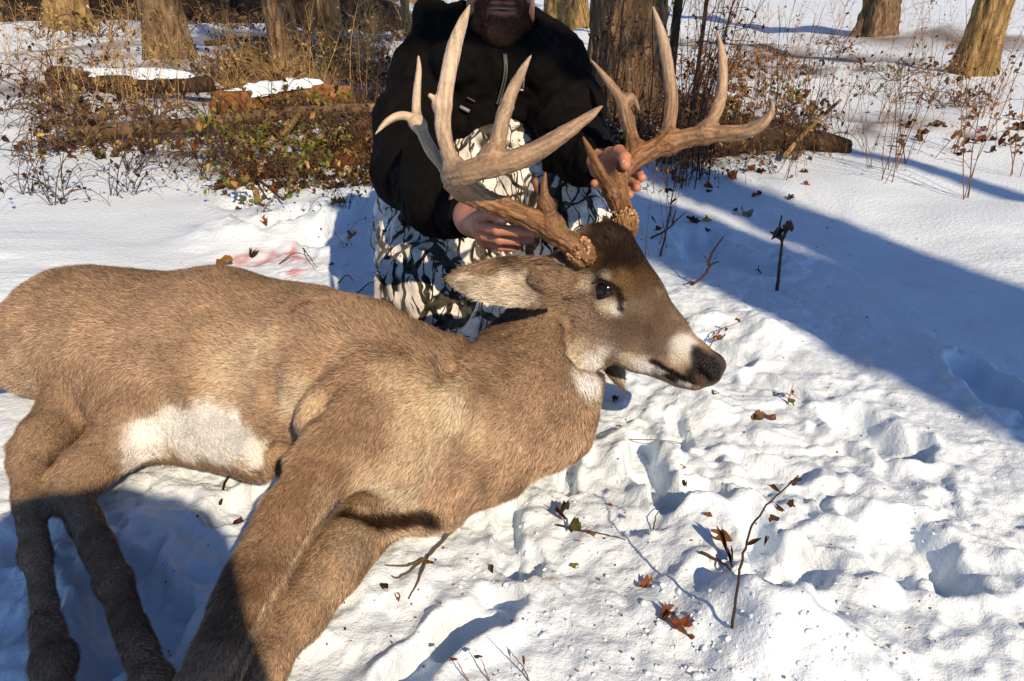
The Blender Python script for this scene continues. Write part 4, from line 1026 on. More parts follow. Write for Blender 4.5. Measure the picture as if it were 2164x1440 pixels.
for ch in ([W(945, 625, 2.02), W(950, 640, 2.13), W(955, 655, 2.18)], [W(1190, 560, 2.03), W(1190, 600, 2.15), W(1190, 625, 2.2)]):
    BT = Field(np.min(ch, 0) - .09, np.max(ch, 0) + .09, .007); BT.chain(ch, [.058, .052, .045], .03)
    b_V, b_F = BT.mesh(); kid(link('boot', mesh_np('boot', b_V, b_F), m))

# ------------------------------------------------------------------ trees
def trunk_mesh(name, r0, r1, h, seed, ridges=26, depth=.05, flare=.6, lean=(0, 0), n=96, nz=150):
    th = np.arange(n) / n * 2 * math.pi; z = h * (np.linspace(0, 1, nz) ** 1.7) - 0.08
    TH, Z = np.meshgrid(th, z, indexing='xy')
    r = r0 + (r1 - r0) * (Z / h)
    r = r * (1 + flare * np.exp(-np.maximum(Z, 0) / (r0 * 1.6)) * (.55 + .45 * np.cos(TH * 5 + seed + np.sin(TH * 2))))
    c, s = np.cos(TH), np.sin(TH); k = ridges / 6.283
    nn = noise3(c * k * 1.0, s * k * 1.0, Z * 3.2 + .6 * noise3(c * 3, s * 3, Z * 5, seed + 1), seed)
    n2 = noise3(c * k * 2.3, s * k * 2.3, Z * 14, seed + 3)
    n3 = noise3(c * 1.5, s * 1.5, Z * 1.3, seed + 7)
    r = r + r0 * (depth * (1 - 2 * np.abs(nn)) + depth * .4 * n2 + .10 * n3)
    X = r * c + lean[0] * Z + .04 * np.sin(Z * 1.1 + seed) * np.clip(Z, 0, 2); Y = r * s + lean[1] * Z
    V = np.stack([X, Y, Z], -1).reshape(-1, 3)
    i, j = np.meshgrid(np.arange(nz - 1), np.arange(n), indexing='ij'); j2 = (j + 1) % n
    F = np.stack([i * n + j, i * n + j2, (i + 1) * n + j2, (i + 1) * n + j], -1).reshape(-1, 4)
    return mesh_np(name, V, F)
def crown_mesh(name, r, h0, seed, lean=(0, 0), spread=2.2, n=14):
    R_ = random.Random(seed); mb = MB()
    def grow(p, d, r, L, lev):
        pts = [p]; q = np.array(p, float); dd = np.array(d, float)
        for k in range(4):
            dd = unit(dd + np.array([R_.uniform(-.3, .3), R_.uniform(-.3, .3), R_.uniform(-.1, .25)])); q = q + dd * L / 4; pts.append(q.copy())
        mb.tube(pts, np.linspace(r, r * .5, 5), 5, cap=False)
        if lev < 2:
            for k in range(3): grow(pts[2 + k % 3], unit(dd + np.array([R_.uniform(-1, 1), R_.uniform(-1, 1), R_.uniform(-.2, .7)])), r * .45, L * .6, lev + 1)
    for k in range(n):
        z = h0 + k * .38; a = R_.uniform(0, 6.283)
        grow(np.array([lean[0] * z, lean[1] * z, z]), np.array([math.cos(a), math.sin(a), .55]), r * .38, spread * R_.uniform(.6, 1.1), 0)
    return mb.mesh(name)
def tree(base, r, h, mat, label, seed, lean=(0, 0), flare=.5, ridges=26, depth=.06, crown=True, h0=None, group=None, n=96, nz=150):
    o = empty('tree', (base[0], base[1], base[2]))
    tag(o, label, 'tree', group)
    link('trunk', trunk_mesh('trunk', r, r * .7, h, seed, ridges, depth, flare, lean, n, nz), mat, o)
    if crown: link('crown', crown_mesh('crown', r * .7, h0 or h * .75, seed + 3, lean, 1.6 + r * 2), mat, o)
    return o
tree(on_ground(1318, 222), .215, 6.5, M['bark_grey'], 'thick furrowed grey trunk just right of the person, brush at its foot', 3, (.01, .01), .42, 34, .11, h0=4.8, nz=240, n=170)
tree(on_ground(1196, 62), .30, 7.5, M['bark_tan'], 'broad tan trunk in sunlight beyond the person\'s shoulder', 5, (.0, .0), .5, 26, .13, h0=5.2)
tree(on_ground(607, 172), .105, 6.0, M['bark_grey'], 'grey-brown trunk at upper left with weeds round its base', 8, (-.03, .01), .45, 22, .13, h0=4.6)
tree(on_ground(703, 106), .105, 6.0, M['bark_tan'], 'slim sunlit tan trunk right of the grey-brown one', 12, (-.01, 0), .5, 20, .12, h0=4.6)
tree(on_ground(657, 70), .085, 6.0, M['bark_dark'], 'thin dark trunk between the two upper left trunks', 14, (.01, 0), .2, 14, .05, h0=4.6)
tree(on_ground(862, 82), .055, 5.0, M['bark_tan'], 'narrow pale sapling trunk beside the person\'s hood', 17, (.0, 0), .2, 12, .04, h0=4.2, n=40, nz=70)
tree(on_ground(748, 45), .07, 5.5, M['bark_dark'], 'thin dark trunk behind the slim sunlit tan trunk', 18, (.04, 0), .2, 12, .04, h0=4.4, n=48, nz=80)
tree(on_ground(1402, 345), .020, 3.2, M['bark_dark'], 'dark sapling stem just behind the far antler', 19, (-.015, .05), .1, 9, .04, h0=2.6, n=24, nz=60)
tree(on_ground(1446, 330), .010, 3.0, M['bark_dark'], 'spindly dark sapling with side twigs right of the far antler', 21, (.05, .06), .1, 9, .04, h0=2.4, n=20, nz=60)
tree(on_ground(360, 120), .16, 6.5, M['bark_grey'], 'grey trunk at far left beyond the fallen poles', 23, (.02, 0), .5, 26, .13, h0=4.8)
tree(on_ground(150, 60), .22, 7.0, M['bark_tan'], 'wide tan trunk at the left edge of the woods', 26, (0, 0), .6, 26, .14, h0=5)
tree(on_ground(1850, 70), .20, 7.0, M['bark_grey'], 'grey trunk standing alone at far right', 28, (-.01, 0), .6, 26, .14, h0=5)
tree(on_ground(2060, 150), .13, 6.5, M['bark_tan'], 'tan trunk close to the right edge of the clearing', 31, (.02, 0), .6, 22, .14, h0=4.8)
k_ = 0
for px, py, r in ((520, 22, .22), (470, 14, .28), (560, 10, .2), (780, 12, .2), (40, 10, .3), (270, 16, .24), (640, 4, .3), (1640, -8, .3), (1420, -14, .26), (1950, -6, .3), (880, 2, .24), (1130, -4, .24)):
    k_ += 1
    p = on_ground(px, py) if py > 0 else Vector((*(WZ(px, 2, 0)[:2] * (1.1 - py * .03)), 0.0))
    tree((p[0], p[1], gh(p[0], p[1])), r, 8.0, M['bark_dark'], 'dark bare trunk far off in the woods', 40 + k_, (random.uniform(-.03, .03), 0), .3, 20, .07, h0=5.5, group='far trunks in the woods', n=40, nz=60)
# trees behind the camera on the sunny side; their trunks throw the long shadows across the snow
SD = SUN_XY; PD = np.array([-SD[1], SD[0]]) * -1
def sunside(c, s): p = PD * c + SD * s; return (p[0], p[1], gh(p[0], p[1]))
Fp, Ap = W(1058, 25, 1.62), W(1410, -60, 1.40); L_ = np.array(LDIR)
q1, q2 = Fp - L_ * 5.4, Ap - L_ * 5.4; dq = unit(q2 - q1); kq = (1.54 - PD @ q1[:2]) / (PD @ dq[:2]); qt = q1 + dq * kq
shade_tree = tree((qt[0], qt[1], gh(qt[0], qt[1])), .275, 8.5, M['bark_grey'], 'thick grey trunk standing behind the camera to the right', 61, (0, 0), .1, 24, .06, h0=7.0, n=48, nz=60)
lb_ = MB(); lp_ = spline([qt, qt - dq * kq * .5 + UPZ * .04, q1, q1 - dq * .30], 8); lb_.tube(lp_, np.linspace(.085, .06, len(lp_)), 14)  # out-of-view limb added so its shadow falls on the person's face
lo2 = link('shade_limb', lb_.mesh('shade_limb'), M['bark_grey'], shade_tree); lo2.matrix_parent_inverse = Matrix.Translation(-Vector(shade_tree.location))
tree(sunside(2.02, -5.6), .22, 8.5, M['bark_grey'], 'slender grey trunk behind the camera, farther right', 63, (.0, 0), .1, 24, .06, h0=7.0, n=48, nz=60)
tree(sunside(3.05, -5.0), .09, 8.5, M['bark_tan'], 'thin tan trunk behind the camera, farthest right', 65, (.0, 0), .1, 16, .06, h0=7.0, n=48, nz=60)
stp = empty('shadow_stump', sunside(-.24, -.62)); tag(stp, 'unseen stump added behind the camera to cast the shadow at lower left', 'added shadow caster')  # unseen stump added to stand in for the camera holder's shadow
link('trunk', trunk_mesh('trunk', .24, .21, 1.28, 71, 24, .08, .1, (0, 0), 64, 60), M['bark_grey'], stp)

# ------------------------------------------------------------------ fallen logs and poles
def log_mesh(name, pts, r0, r1, seed, n=28, rough=.12, ridges=14):
    P = spline(pts, 14); m = len(P); T = np.gradient(P, axis=0); T /= np.linalg.norm(T, axis=1, keepdims=True)
    A = np.cross(T, UPZ); A /= np.linalg.norm(A, axis=1, keepdims=True); Bv = np.cross(A, T)
    th = np.arange(n) / n * 2 * math.pi; L = np.r_[0, np.cumsum(np.linalg.norm(np.diff(P, axis=0), axis=1))]
    TH, LL = np.meshgrid(th, L); k = ridges / 6.283
    r = np.linspace(r0, r1, m)[:, None] * (1 + rough * noise3(np.cos(TH) * k, np.sin(TH) * k, LL * 6, seed) + rough * .8 * noise3(np.cos(TH), np.sin(TH), LL * 3.1, seed + 1))
    V = P[:, None] + r[..., None] * (np.cos(TH)[..., None] * A[:, None] + np.sin(TH)[..., None] * Bv[:, None])
    i, j = np.meshgrid(np.arange(m - 1), np.arange(n), indexing='ij'); j2 = (j + 1) % n
    F = np.stack([i * n + j, (i + 1) * n + j, (i + 1) * n + j2, i * n + j2], -1).reshape(-1, 4)
    V = V.reshape(-1, 3); c0 = len(V); V = np.concatenate([V, P[:1] - T[:1] * .01, P[-1:] + T[-1:] * .01])
    caps = [(a, a, (a + 1) % n, c0) for a in range(n)]
    mm = mesh_np(name, V, F)
    bm = bmesh.new(); bm.from_mesh(mm); bm.verts.ensure_lookup_table()
    for a in range(n):
        bm.faces.new((bm.verts[a], bm.verts[(a + 1) % n], bm.verts[c0])); o = (m - 1) * n
        bm.faces.new((bm.verts[o + (a + 1) % n], bm.verts[o + a], bm.verts[c0 + 1]))
    bm.to_mesh(mm); bm.free(); return mm, P
def snow_cap(P, r, parent, seed, a=.0, b_=1.0):
    """snow lying along the top of a log"""
    n = len(P); i0, i1 = int(a * (n - 1)), int(b_ * (n - 1)); Q = P[i0:i1 + 1]; m = len(Q); k = 9; V = []
    rr = np.random.default_rng(seed); wob = np.convolve(rr.random(m + 8), np.ones(9) / 9, 'valid')
    T = np.gradient(Q, axis=0); T /= np.linalg.norm(T, axis=1, keepdims=True); A = np.cross(T, UPZ); A /= np.linalg.norm(A, axis=1, keepdims=True)
    for i in range(m):
        e = math.sin(math.pi * min(1, max(0, i / (m - 1)))) ** .4; w_ = r * (.55 + .6 * wob[i] + .25 * noise3(i * .37, 0., seed)) * max(e, .05)
        for j in range(k):
            v = j / (k - 1) * 2 - 1; V.append(Q[i] + A[i] * w_ * v + UPZ * (r * (.80 - .35 * abs(v)) + (r * .55 * (1 - abs(v) ** 2.5)) * e * (.5 + .9 * wob[i] + .3 * noise3(i * .5, 2., seed))))
    F = [(i * k + j, (i + 1) * k + j, (i + 1) * k + j + 1, i * k + j + 1) for i in range(m - 1) for j in range(k - 1)]
    F += [((m - 1 - i) * 1, 0, 0, 0)] * 0
    me = mesh_np('snow_cap', np.array(V), np.array(F)); set_col(me, np.ones((len(V), 3)))
    o = link('snow_cap', me, M['snow'], parent); o.visible_shadow = True; return o
def log(name, pix, r0, r1, mat, label, cat, seed, cap=None, lift=0.0, rough=.12):
    pts = [np.array(on_ground(px, py)) + UPZ * (r0 * .8 + dz + lift) for px, py, dz in pix]
    base = Vector((pts[0][0], pts[0][1], pts[0][2])); o = empty(name, base); tag(o, label, cat)
    me, P = log_mesh('wood', pts, r0, r1, seed, rough=rough); w_ = link('wood', me, mat, o); w_.matrix_parent_inverse = Matrix.Translation(-base)
    if cap: c = snow_cap(P, r0, o, seed, *cap); c.matrix_parent_inverse = Matrix.Translation(-base)
    return o
log('fallen_pole', [(150, 310, .03), (480, 283, .05), (640, 270, .06), (830, 258, .05), (930, 252, .04)], .036, .028, M['bark_grey'], 'long bare pole lying level across the brush left of the person', 'log', 81)
log('rotten_log', [(470, 262, .03), (560, 247, .05), (640, 240, .06), (745, 232, .04)], .075, .050, M['bark_rot'], 'rotten crumbling log with snow on top behind the long pole', 'log', 83, (.0, .85), rough=.3)
log('fallen_branch', [(535, 175, .12), (590, 192, .10), (640, 205, .06), (672, 200, .10)], .030, .018, M['bark_tan'], 'bent branch resting on snow below the grey-brown trunk', 'branch', 85)
log('fallen_log', [(1500, 335, .02), (1600, 322, .03), (1700, 318, .02), (1790, 320, -.03)], .050, .045, M['bark_dark'], 'dark log half under snow at right behind the antler', 'log', 87, (.06, .40), rough=.2)
log('broken_branch', [(1655, 345, .02), (1700, 322, .10), (1760, 300, .20)], .012, .008, M['bark_tan'], 'pale broken branch propped on the dark log at right', 'branch', 88)
log('fallen_branch', [(820, 30, .3), (870, 22, .2), (910, 40, .1)], .05, .03, M['bark_tan'], 'pale branch slanting in the snow beyond the hood', 'branch', 89)
log('fallen_branch', [(440, 130, .15), (560, 128, .18), (680, 150, .12), (780, 178, .05)], .022, .010, M['bark_dark'], 'thin dark branch lying through the weeds at upper left', 'branch', 90)
log('fallen_branch', [(470, 385, .0), (540, 418, .01), (600, 432, .01)], .007, .004, M['bark_dark'], 'thin dark stick on the snow at left below the brush', 'branch', 91)
log('fallen_log', [(120, 190, .02), (300, 205, .04), (452, 215, .05)], .07, .05, M['bark_dark'], 'dark mossy log at far left under the brush', 'log', 92, (.1, .9), rough=.2)
log('fallen_branch', [(585, 300, .0), (612, 290, .03), (640, 268, .08)], .018, .014, M['bark_tan'], 'short stub of branch slanting under the long pole', 'branch', 94)

# cut bank of earth at upper left, coloured near black for deep shade
bx = np.linspace(-9.5, -1.6, 90); bz = np.linspace(0, 1, 26); BV = []
for q in bx:
    for z in bz:
        y0 = 14.5 + .8 * math.sin(q * .9); hgt = .75 * max(0, math.sin(math.pi * (q + 9.5) / 7.9)) ** .5
        BV.append((q, y0 + 3.2 * (z - .3) + .25 * noise3(q * 1.7, z * 4, .3, 3), hgt * math.sin(math.pi * min(1, z * 1.0)) ** .6 * (1 + .35 * noise3(q * 2.3, z * 5, .7, 4)) - .12))
k = len(bz); BF = [(i * k + j, (i + 1) * k + j, (i + 1) * k + j + 1, i * k + j + 1) for i in range(len(bx) - 1) for j in range(k - 1)]
o = link('earth_bank', mesh_np('earth_bank', np.array(BV, float), np.array(BF)), M['earth']); o['kind'] = 'structure'; o['label'] = 'earth bank coloured near-black for deep shade in the woods at upper left'

# ------------------------------------------------------------------ weeds, brambles, grass, leaves
def mat_leaf():
    m, t, b = new_mat('leaf', 0.7, 0.25)
    a = attr(t); n1 = noise(t, 90, 4, coords(t))
    oi = t.nodes.new('ShaderNodeObjectInfo')
    k = ramp(t, n1.outputs[0], [(.3, (.55, .5, .45)), (.65, (1.2, 1.15, 1.05))]).outputs[0]
    c = mixc(t, 1.0, a.outputs['Color'], k, 'MULTIPLY'); hs = t.nodes.new('ShaderNodeHueSaturation')
    t.links.new(c, hs.inputs['Color']); t.links.new(mth(t, 'ADD', .65, mth(t, 'MULTIPLY', oi.outputs['Random'], .7)), hs.inputs['Value'])
    t.links.new(hs.outputs[0], b.inputs['Base Color'])
    tr = t.nodes.new('ShaderNodeBsdfTranslucent'); t.links.new(hs.outputs[0], tr.inputs[0]); mx = t.nodes.new('ShaderNodeMixShader'); mx.inputs[0].default_value = .3
    t.links.new(b.outputs[0], mx.inputs[1]); t.links.new(tr.outputs[0], mx.inputs[2]); t.links.new(mx.outputs[0], t.nodes['Material Output'].inputs[0])
    return m
M['leaf'] = mat_leaf()
def leaf_geo(R_, L, lobed=False, curl=.5, crumple=.2):
    """one curled leaf, stem at the origin, pointing along +Y"""
    n, k = 9, 5; V = []; ph = R_.uniform(0, 6)
    for i in range(n):
        u = i / (n - 1); w_ = L * .36 * math.sin(math.pi * min(1, u * .95 + .03)) ** .8
        if lobed: w_ *= 1 + .45 * math.sin(u * 19 + ph)
        w_ = max(w_, L * .01)
        for j in range(k):
            v = j / (k - 1) * 2 - 1
            z = curl * L * (.30 * u * u + .38 * v * v * (w_ / (L * .36)) - .1) + crumple * L * .22 * math.sin(u * 9 + v * 3 + ph)
            V.append((w_ * v * (1 - .25 * curl), L * u * (1 - .1 * curl * v * v), z))
    F = [(i * k + j, i * k + j + 1, (i + 1) * k + j + 1, (i + 1) * k + j) for i in range(n - 1) for j in range(k - 1)]
    return np.array(V), F
def rot(R_, tilt=1.0):
    a, b, c = R_.uniform(0, 6.283), R_.uniform(-tilt, tilt), R_.uniform(-tilt, tilt)
    return np.array((Matrix.Rotation(a, 3, 'Z') @ Matrix.Rotation(b, 3, 'X') @ Matrix.Rotation(c, 3, 'Y')))
STRAW, BROWN, RUST, DARKB, GREEN, OLIVE, PALE = (.42, .27, .11), (.17, .085, .035), (.30, .11, .035), (.055, .03, .018), (.14, .20, .030), (.22, .21, .05), (.52, .38, .20)
def stem_plant(R_, h, nst, col, twig=1.0, spread=.35, leaves=12, lsize=.03, lcols=(BROWN, RUST), seeds=0, arch=0.0, r=.0022, droop=1.0):
    sb, lb = MB(), MB()
    def put_leaf(p, s=1.0):
        V, F = leaf_geo(R_, lsize * R_.uniform(.55, 1.3) * s, R_.random() < .3, R_.uniform(.3, 1.3), .35)
        c = np.array(R_.choice(lcols)) * R_.uniform(.6, 1.3)
        lb.add(V @ rot(R_, 1.5).T + p, F, np.clip(c, .01, .8))
    for s in range(nst):
        a = R_.uniform(0, 6.283); d = np.array([math.cos(a) * spread * R_.uniform(.2, 1), math.sin(a) * spread * R_.uniform(.2, 1), 1.0]); d = unit(d)
        p = np.array([R_.uniform(-.05, .05), R_.uniform(-.05, .05), -.03]); hh = h * R_.uniform(.5, 1.05); pts = [p.copy()]; n = 9
        for k in range(n):
            d = unit(d + np.array([R_.uniform(-.14, .14), R_.uniform(-.14, .14), -arch * k * .10 + R_.uniform(-.04, .06)])); p = p + d * hh / n; pts.append(p.copy())
        cc = np.array(col) * R_.uniform(.6, 1.35)
        sb.tube(pts, np.linspace(r, r * .35, n + 1) * R_.uniform(.7, 1.4), 4, cc, False)
        for k in range(2, n + 1):
            if R_.random() < .75 * twig:
                q = pts[k]; e = unit(np.array([R_.uniform(-1, 1), R_.uniform(-1, 1), R_.uniform(-.1, .9)])); l = hh * R_.uniform(.06, .22)
                tp = [q, q + e * l * .5 + UPZ * .01, q + e * l]; sb.tube(tp, [r * .5, r * .4, r * .2], 3, cc, False)
                if leaves and R_.random() < leaves / 16: put_leaf(tp[2])
                if seeds:
                    for _ in range(seeds):
                        w_ = tp[2] + np.array([R_.gauss(0, .008), R_.gauss(0, .008), R_.gauss(0, .008)]); sb.tube([w_, w_ + np.array([R_.gauss(0, .004), R_.gauss(0, .004), R_.uniform(-.008, .004)])], [.0016, .0007], 3, np.array(PALE) * R_.uniform(.5, 1.1), False)
            if leaves and R_.random() < leaves / 20: put_leaf(pts[k], .9)
    return sb, (lb if lb.n else None)
def grass_tuft(R_, h, n, col):
    sb = MB()
    for k in range(n):
        a = R_.uniform(0, 6.283); o = R_.uniform(0, .05); p = np.array([math.cos(a) * o, math.sin(a) * o, -.02]); d = unit(np.array([math.cos(a) * R_.uniform(.1, .9), math.sin(a) * R_.uniform(.1, .9), 1])); hh = h * R_.uniform(.4, 1.1); pts = [p.copy()]
        for q in range(5): d = unit(d + np.array([R_.uniform(-.2, .2), R_.uniform(-.2, .2), -.16 * q])); p = p + d * hh / 5; pts.append(p.copy())
        sb.tube(pts, np.linspace(.0016, .0005, 6), 3, np.array(col) * R_.uniform(.5, 1.4), False)
    return sb, None
PROTO = {}
def proto(key, maker, n, seed):
    out = []
    for k in range(n):
        s, l = maker(random.Random(seed + k)); out.append((s.mesh(key + '_stem', True, True), l.mesh(key + '_leaf', True, True) if l else None))
    PROTO[key] = out
proto('weed', lambda R: stem_plant(R, .75, R.randint(2, 4), BROWN, 1.0, .35, 2.5, .024, (BROWN, RUST, STRAW), 2), 7, 100)
proto('straw', lambda R: stem_plant(R, .62, R.randint(3, 6), STRAW, 1.0, .5, 2, .03, (STRAW, PALE), 5), 6, 200)
proto('bramble', lambda R: stem_plant(R, .62, R.randint(4, 7), DARKB, .9, .9, 4, .030, (BROWN, DARKB, DARKB, OLIVE), 0, .75, .0024), 7, 300)
proto('vine', lambda R: stem_plant(R, .50, R.randint(4, 6), BROWN, 1.0, .8, 14, .052, (GREEN, OLIVE, GREEN, STRAW, OLIVE), 0, .7), 5, 400)
proto('dark', lambda R: stem_plant(R, 1.0, R.randint(2, 4), DARKB, 1.0, .16, 5, .024, (DARKB, BROWN, DARKB), 1, 0, .0030), 6, 500)
proto('bare', lambda R: stem_plant(R, .5, 2, DARKB, .9, .4, 0, .03, (BROWN,), 0, 0, .0026), 5, 600)
proto('rust', lambda R: stem_plant(R, .55, R.randint(2, 3), (.34, .16, .07), .8, .35, 3, .022, (RUST, STRAW, (.42, .2, .08)), 2, 0, .0015), 6, 700)
proto('grass', lambda R: grass_tuft(R, .38, 46, STRAW), 4, 800)
proto('brush', lambda R: stem_plant(R, .5, R.randint(10, 14), (.11, .065, .035), 1.0, 1.4, 2, .035, (BROWN, DARKB, STRAW), 0, .9, .0030), 5, 900)
NAMES = {'weed': 'dry_weed', 'straw': 'straw_weed', 'bramble': 'bramble', 'vine': 'leafy_vine', 'dark': 'tall_weed', 'bare': 'bare_twig_plant', 'rust': 'rusty_weed', 'grass': 'dry_grass_tuft', 'brush': 'brush_heap'}
def plant(kind, px, py, s, label, group=None, R_=random, cat=None, sz=None):
    p = on_ground(px, py); st, lf = R_.choice(PROTO[kind])
    o = empty(NAMES[kind], p, R_.uniform(0, 6.283)); o.scale = (s, s, s * (sz or R_.uniform(.85, 1.2)))
    tag(o, label, cat or ('grass' if kind == 'grass' else 'plant'), group)
    link('stem', st, M['plant'], o)
    if lf is not None: f = link('foliage', lf, M['leaf'], o); f['kind'] = 'stuff'
    return o
R1 = random.Random(5)
def zone(kind, n, x0, x1, y0, y1, s0, s1, label, group):
    for k in range(n):
        plant(kind, R1.uniform(x0, x1), R1.uniform(y0, y1), R1.uniform(s0, s1), label, group, R1)
GL = 'tangled brush left of the person'
zone('brush', 18, 470, 810, 150, 310, .8, 1.3, 'dark twiggy brush heap in the tangle left of the person', 'brush heaps left of the person')
zone('brush', 18, 455, 800, 80, 190, .9, 1.5, 'dark brush heap among the upper left trunks', 'brush heaps among the upper left trunks')
zone('weed', 16, 465, 815, 110, 330, .7, 1.1, 'dry brown weed standing in the tangle left of the person', 'dry weeds left of the person')
zone('straw', 34, 465, 800, 85, 235, .7, 1.2, 'straw-coloured seedy weed in the tangle left of the person', 'straw weeds left of the person')
zone('grass', 26, 470, 800, 100, 215, .7, 1.4, 'pale tuft of dry grass in the brush left of the person', 'grass tufts left of the person')
zone('bramble', 16, 465, 800, 285, 420, .5, .8, 'dark arching bramble on the snow left of the person', 'brambles left of the person')
for px, py, s in ((520, 345, .75), (655, 400, .6), (560, 250, .8), (700, 250, .7), (640, 180, .9), (740, 180, .8), (790, 400, .4), (480, 300, .7), (655, 330, .5)):
    plant('vine', px, py, s, 'green and yellow leafy vine over the brush left of the person', 'green vines left of the person', R1)
for px, py, s, l in ((735, 525, .33, 'dark dry weed clump in blue shade close to the person\'s knee'), (735, 445, .5, 'dark bramble at the edge of the shade left of the person'), (560, 470, .3, 'small dark bramble on sunlit snow above the deer\'s back'), (700, 460, .4, 'low bramble between the sunlit snow and the shade')):
    plant('bramble', px, py, s, l, None, R1)
zone('straw', 26, 740, 1000, 14, 90, .9, 1.5, 'straw weed in the woods beyond the person\'s shoulder', 'straw weeds beyond the shoulder')
zone('brush', 7, 740, 960, 20, 110, 1.0, 1.6, 'brush heap in the woods beyond the person\'s shoulder', 'brush heaps beyond the shoulder')
zone('brush', 7, 690, 820, 285, 345, .55, .8, 'dark brush heap beside the person\'s elbow at left', 'brush heaps beside the elbow')
zone('brush', 14, 470, 810, 300, 415, .32, .6, 'low dark tangle of twigs at the lower edge of the left brush', 'low tangles at left')
zone('vine', 7, 470, 800, 290, 410, .45, .7, 'low leafy vine at the lower edge of the left brush', 'low vines at left')
# right side
zone('brush', 10, 1400, 1720, 270, 335, .45, .75, 'dark brush between the weed clump and the right edge', 'dark brush at right')
zone('dark', 9, 1520, 1720, 270, 350, .45, .8, 'dark upright weed near the half-buried log at right', 'dark weeds near the right log')
zone('bramble', 9, 1440, 1720, 290, 380, .4, .65, 'low bramble in front of the half-buried log at right', 'brambles near the right log')
zone('dark', 16, 1380, 1500, 300, 405, .75, 1.15, 'tall dark weed in the clump behind the far antler', 'dark weed clump behind the far antler')
zone('bramble', 10, 1340, 1530, 290, 400, .55, .9, 'dark bramble at the foot of the weed clump behind the far antler', 'brambles behind the far antler')
zone('brush', 10, 1255, 1430, 205, 300, .7, 1.1, 'brush heap at the foot of the thick furrowed trunk', 'brush at the thick trunk')
zone('dark', 9, 1270, 1420, 205, 270, .9, 1.4, 'tall dark weed against the thick furrowed trunk', 'tall weeds against the thick trunk')
zone('rust', 12, 1300, 1400, 215, 260, .9, 1.5, 'rusty leaved weed against the thick furrowed trunk', 'rusty weeds against the thick trunk')
zone('rust', 44, 1420, 1700, 40, 300, .8, 1.3, 'rusty red weed on the sunlit snow at upper right', 'rusty weeds at upper right')
zone('weed', 16, 1420, 1700, 150, 330, .65, 1.05, 'dry brown weed on the snow behind the right antler tips', 'dry weeds at right')
zone('brush', 12, 1450, 1720, 255, 340, .5, .8, 'low dark brush along the half-buried log at right', 'brush along the right log')
zone('rust', 44, 1420, 2164, 8, 70, 1.2, 2.0, 'far rusty weed near the top right of the clearing', 'far rusty weeds')
for px, py, s in ((1590, 230, .6), (1530, 250, .5), (1640, 240, .5), (1665, 210, .5)):
    plant('vine', px, py, s, 'green-leaved vine among the rusty weeds at right', 'green vines at right', R1)
for px, py, s, l in ((1650, 380, .5, 'rusty leaf-laden weed right of the antler tip'), (1690, 372, .5, 'brown weed at the right edge beside the half-buried log'), (1395, 520, .55, 'dark stalk with withered leaves behind the deer\'s forehead'), (1375, 545, .42, 'low withered bramble touching the blue shade behind the deer\'s forehead'),
                     (1420, 470, .4, 'thin dry weed in the lit streak behind the deer\'s forehead'), (1385, 410, .4, 'small dry weed beside the hand on the far antler')):
    plant('weed' if 'stalk' not in l else 'bare', px, py, s, l, None, R1)
# beyond the photo's edges the same brush goes on
zone('brush', 22, 20, 460, 130, 330, .8, 1.3, 'dark brush heap at far left below the trunks', 'brush heaps at far left')
zone('straw', 30, 20, 460, 80, 300, .7, 1.2, 'straw weed at far left below the trunks', 'straw weeds at far left')
zone('bramble', 10, 20, 460, 300, 440, .55, .85, 'dark bramble on the snow at far left', 'brambles at far left')
zone('rust', 36, 1700, 2150, 60, 330, .7, 1.2, 'rusty weed on the snow at far right', 'rusty weeds at far right')
zone('weed', 14, 1720, 2150, 180, 420, .6, 1.0, 'dry brown weed on the snow at far right', 'dry weeds at far right')
zone('brush', 14, 0, 560, 20, 90, 1.4, 2.4, 'dark thicket in the woods at upper left', 'thickets at upper left')

# ------------------------------------------------------------------ single twigs, stalks and fallen leaves on the snow
def twig(name, label, paths, col, cat='twig', leaves=(), r=None):
    """paths: lists of (px, py, height above snow) ; the first point of the first path is the base"""
    b0 = on_ground(paths[0][0][0], paths[0][0][1]); o = empty(name, b0); tag(o, label, cat)
    sb = MB(); tips = []
    for pa in paths:
        pts = []
        for px, py, z in pa:
            g = on_ground(px, py) if z <= .02 else None
            if g is not None: pts.append(np.array(g) + UPZ * max(z, .002))
            else:
                ry = ray(px, py); yy = b0[1] + .0; d = yy / ry[1]; pts.append(CAMP + ry * d)
        P = spline(pts, 5); rr = (r or .0022); P[1:-1] += np.random.default_rng(len(P)).normal(size=(len(P) - 2, 3)) * .0005
        sb.tube(P, np.linspace(rr, rr * .4, len(P)), 5, col, True); tips.append(P)
    s = link('stem', sb.mesh('stem', True, True), M['plant'], o); s.matrix_parent_inverse = Matrix.Translation(-Vector(b0))
    R_ = random.Random(int(paths[0][0][0]))
    for k, (px, py, L, c) in enumerate(leaves):
        V, F = leaf_geo(R_, L, False, R_.uniform(1.0, 1.9), .6); V[:, 0] *= .55; mb = MB(); mb.add(V, F, c)
        lo_ = link('leaf', mb.mesh('leaf', True, True), M['leaf'], o)
        P = np.concatenate(tips); pr = project(P); i = np.argmin((pr[0] - px) ** 2 + (pr[1] - py) ** 2); d = pr[2][i]
        lo_.location = Vector(W(px, py, d)) - Vector(b0); lo_.rotation_euler = (R_.uniform(-1.2, .2), R_.uniform(-.8, .8), R_.uniform(0, 6.28))
    return o
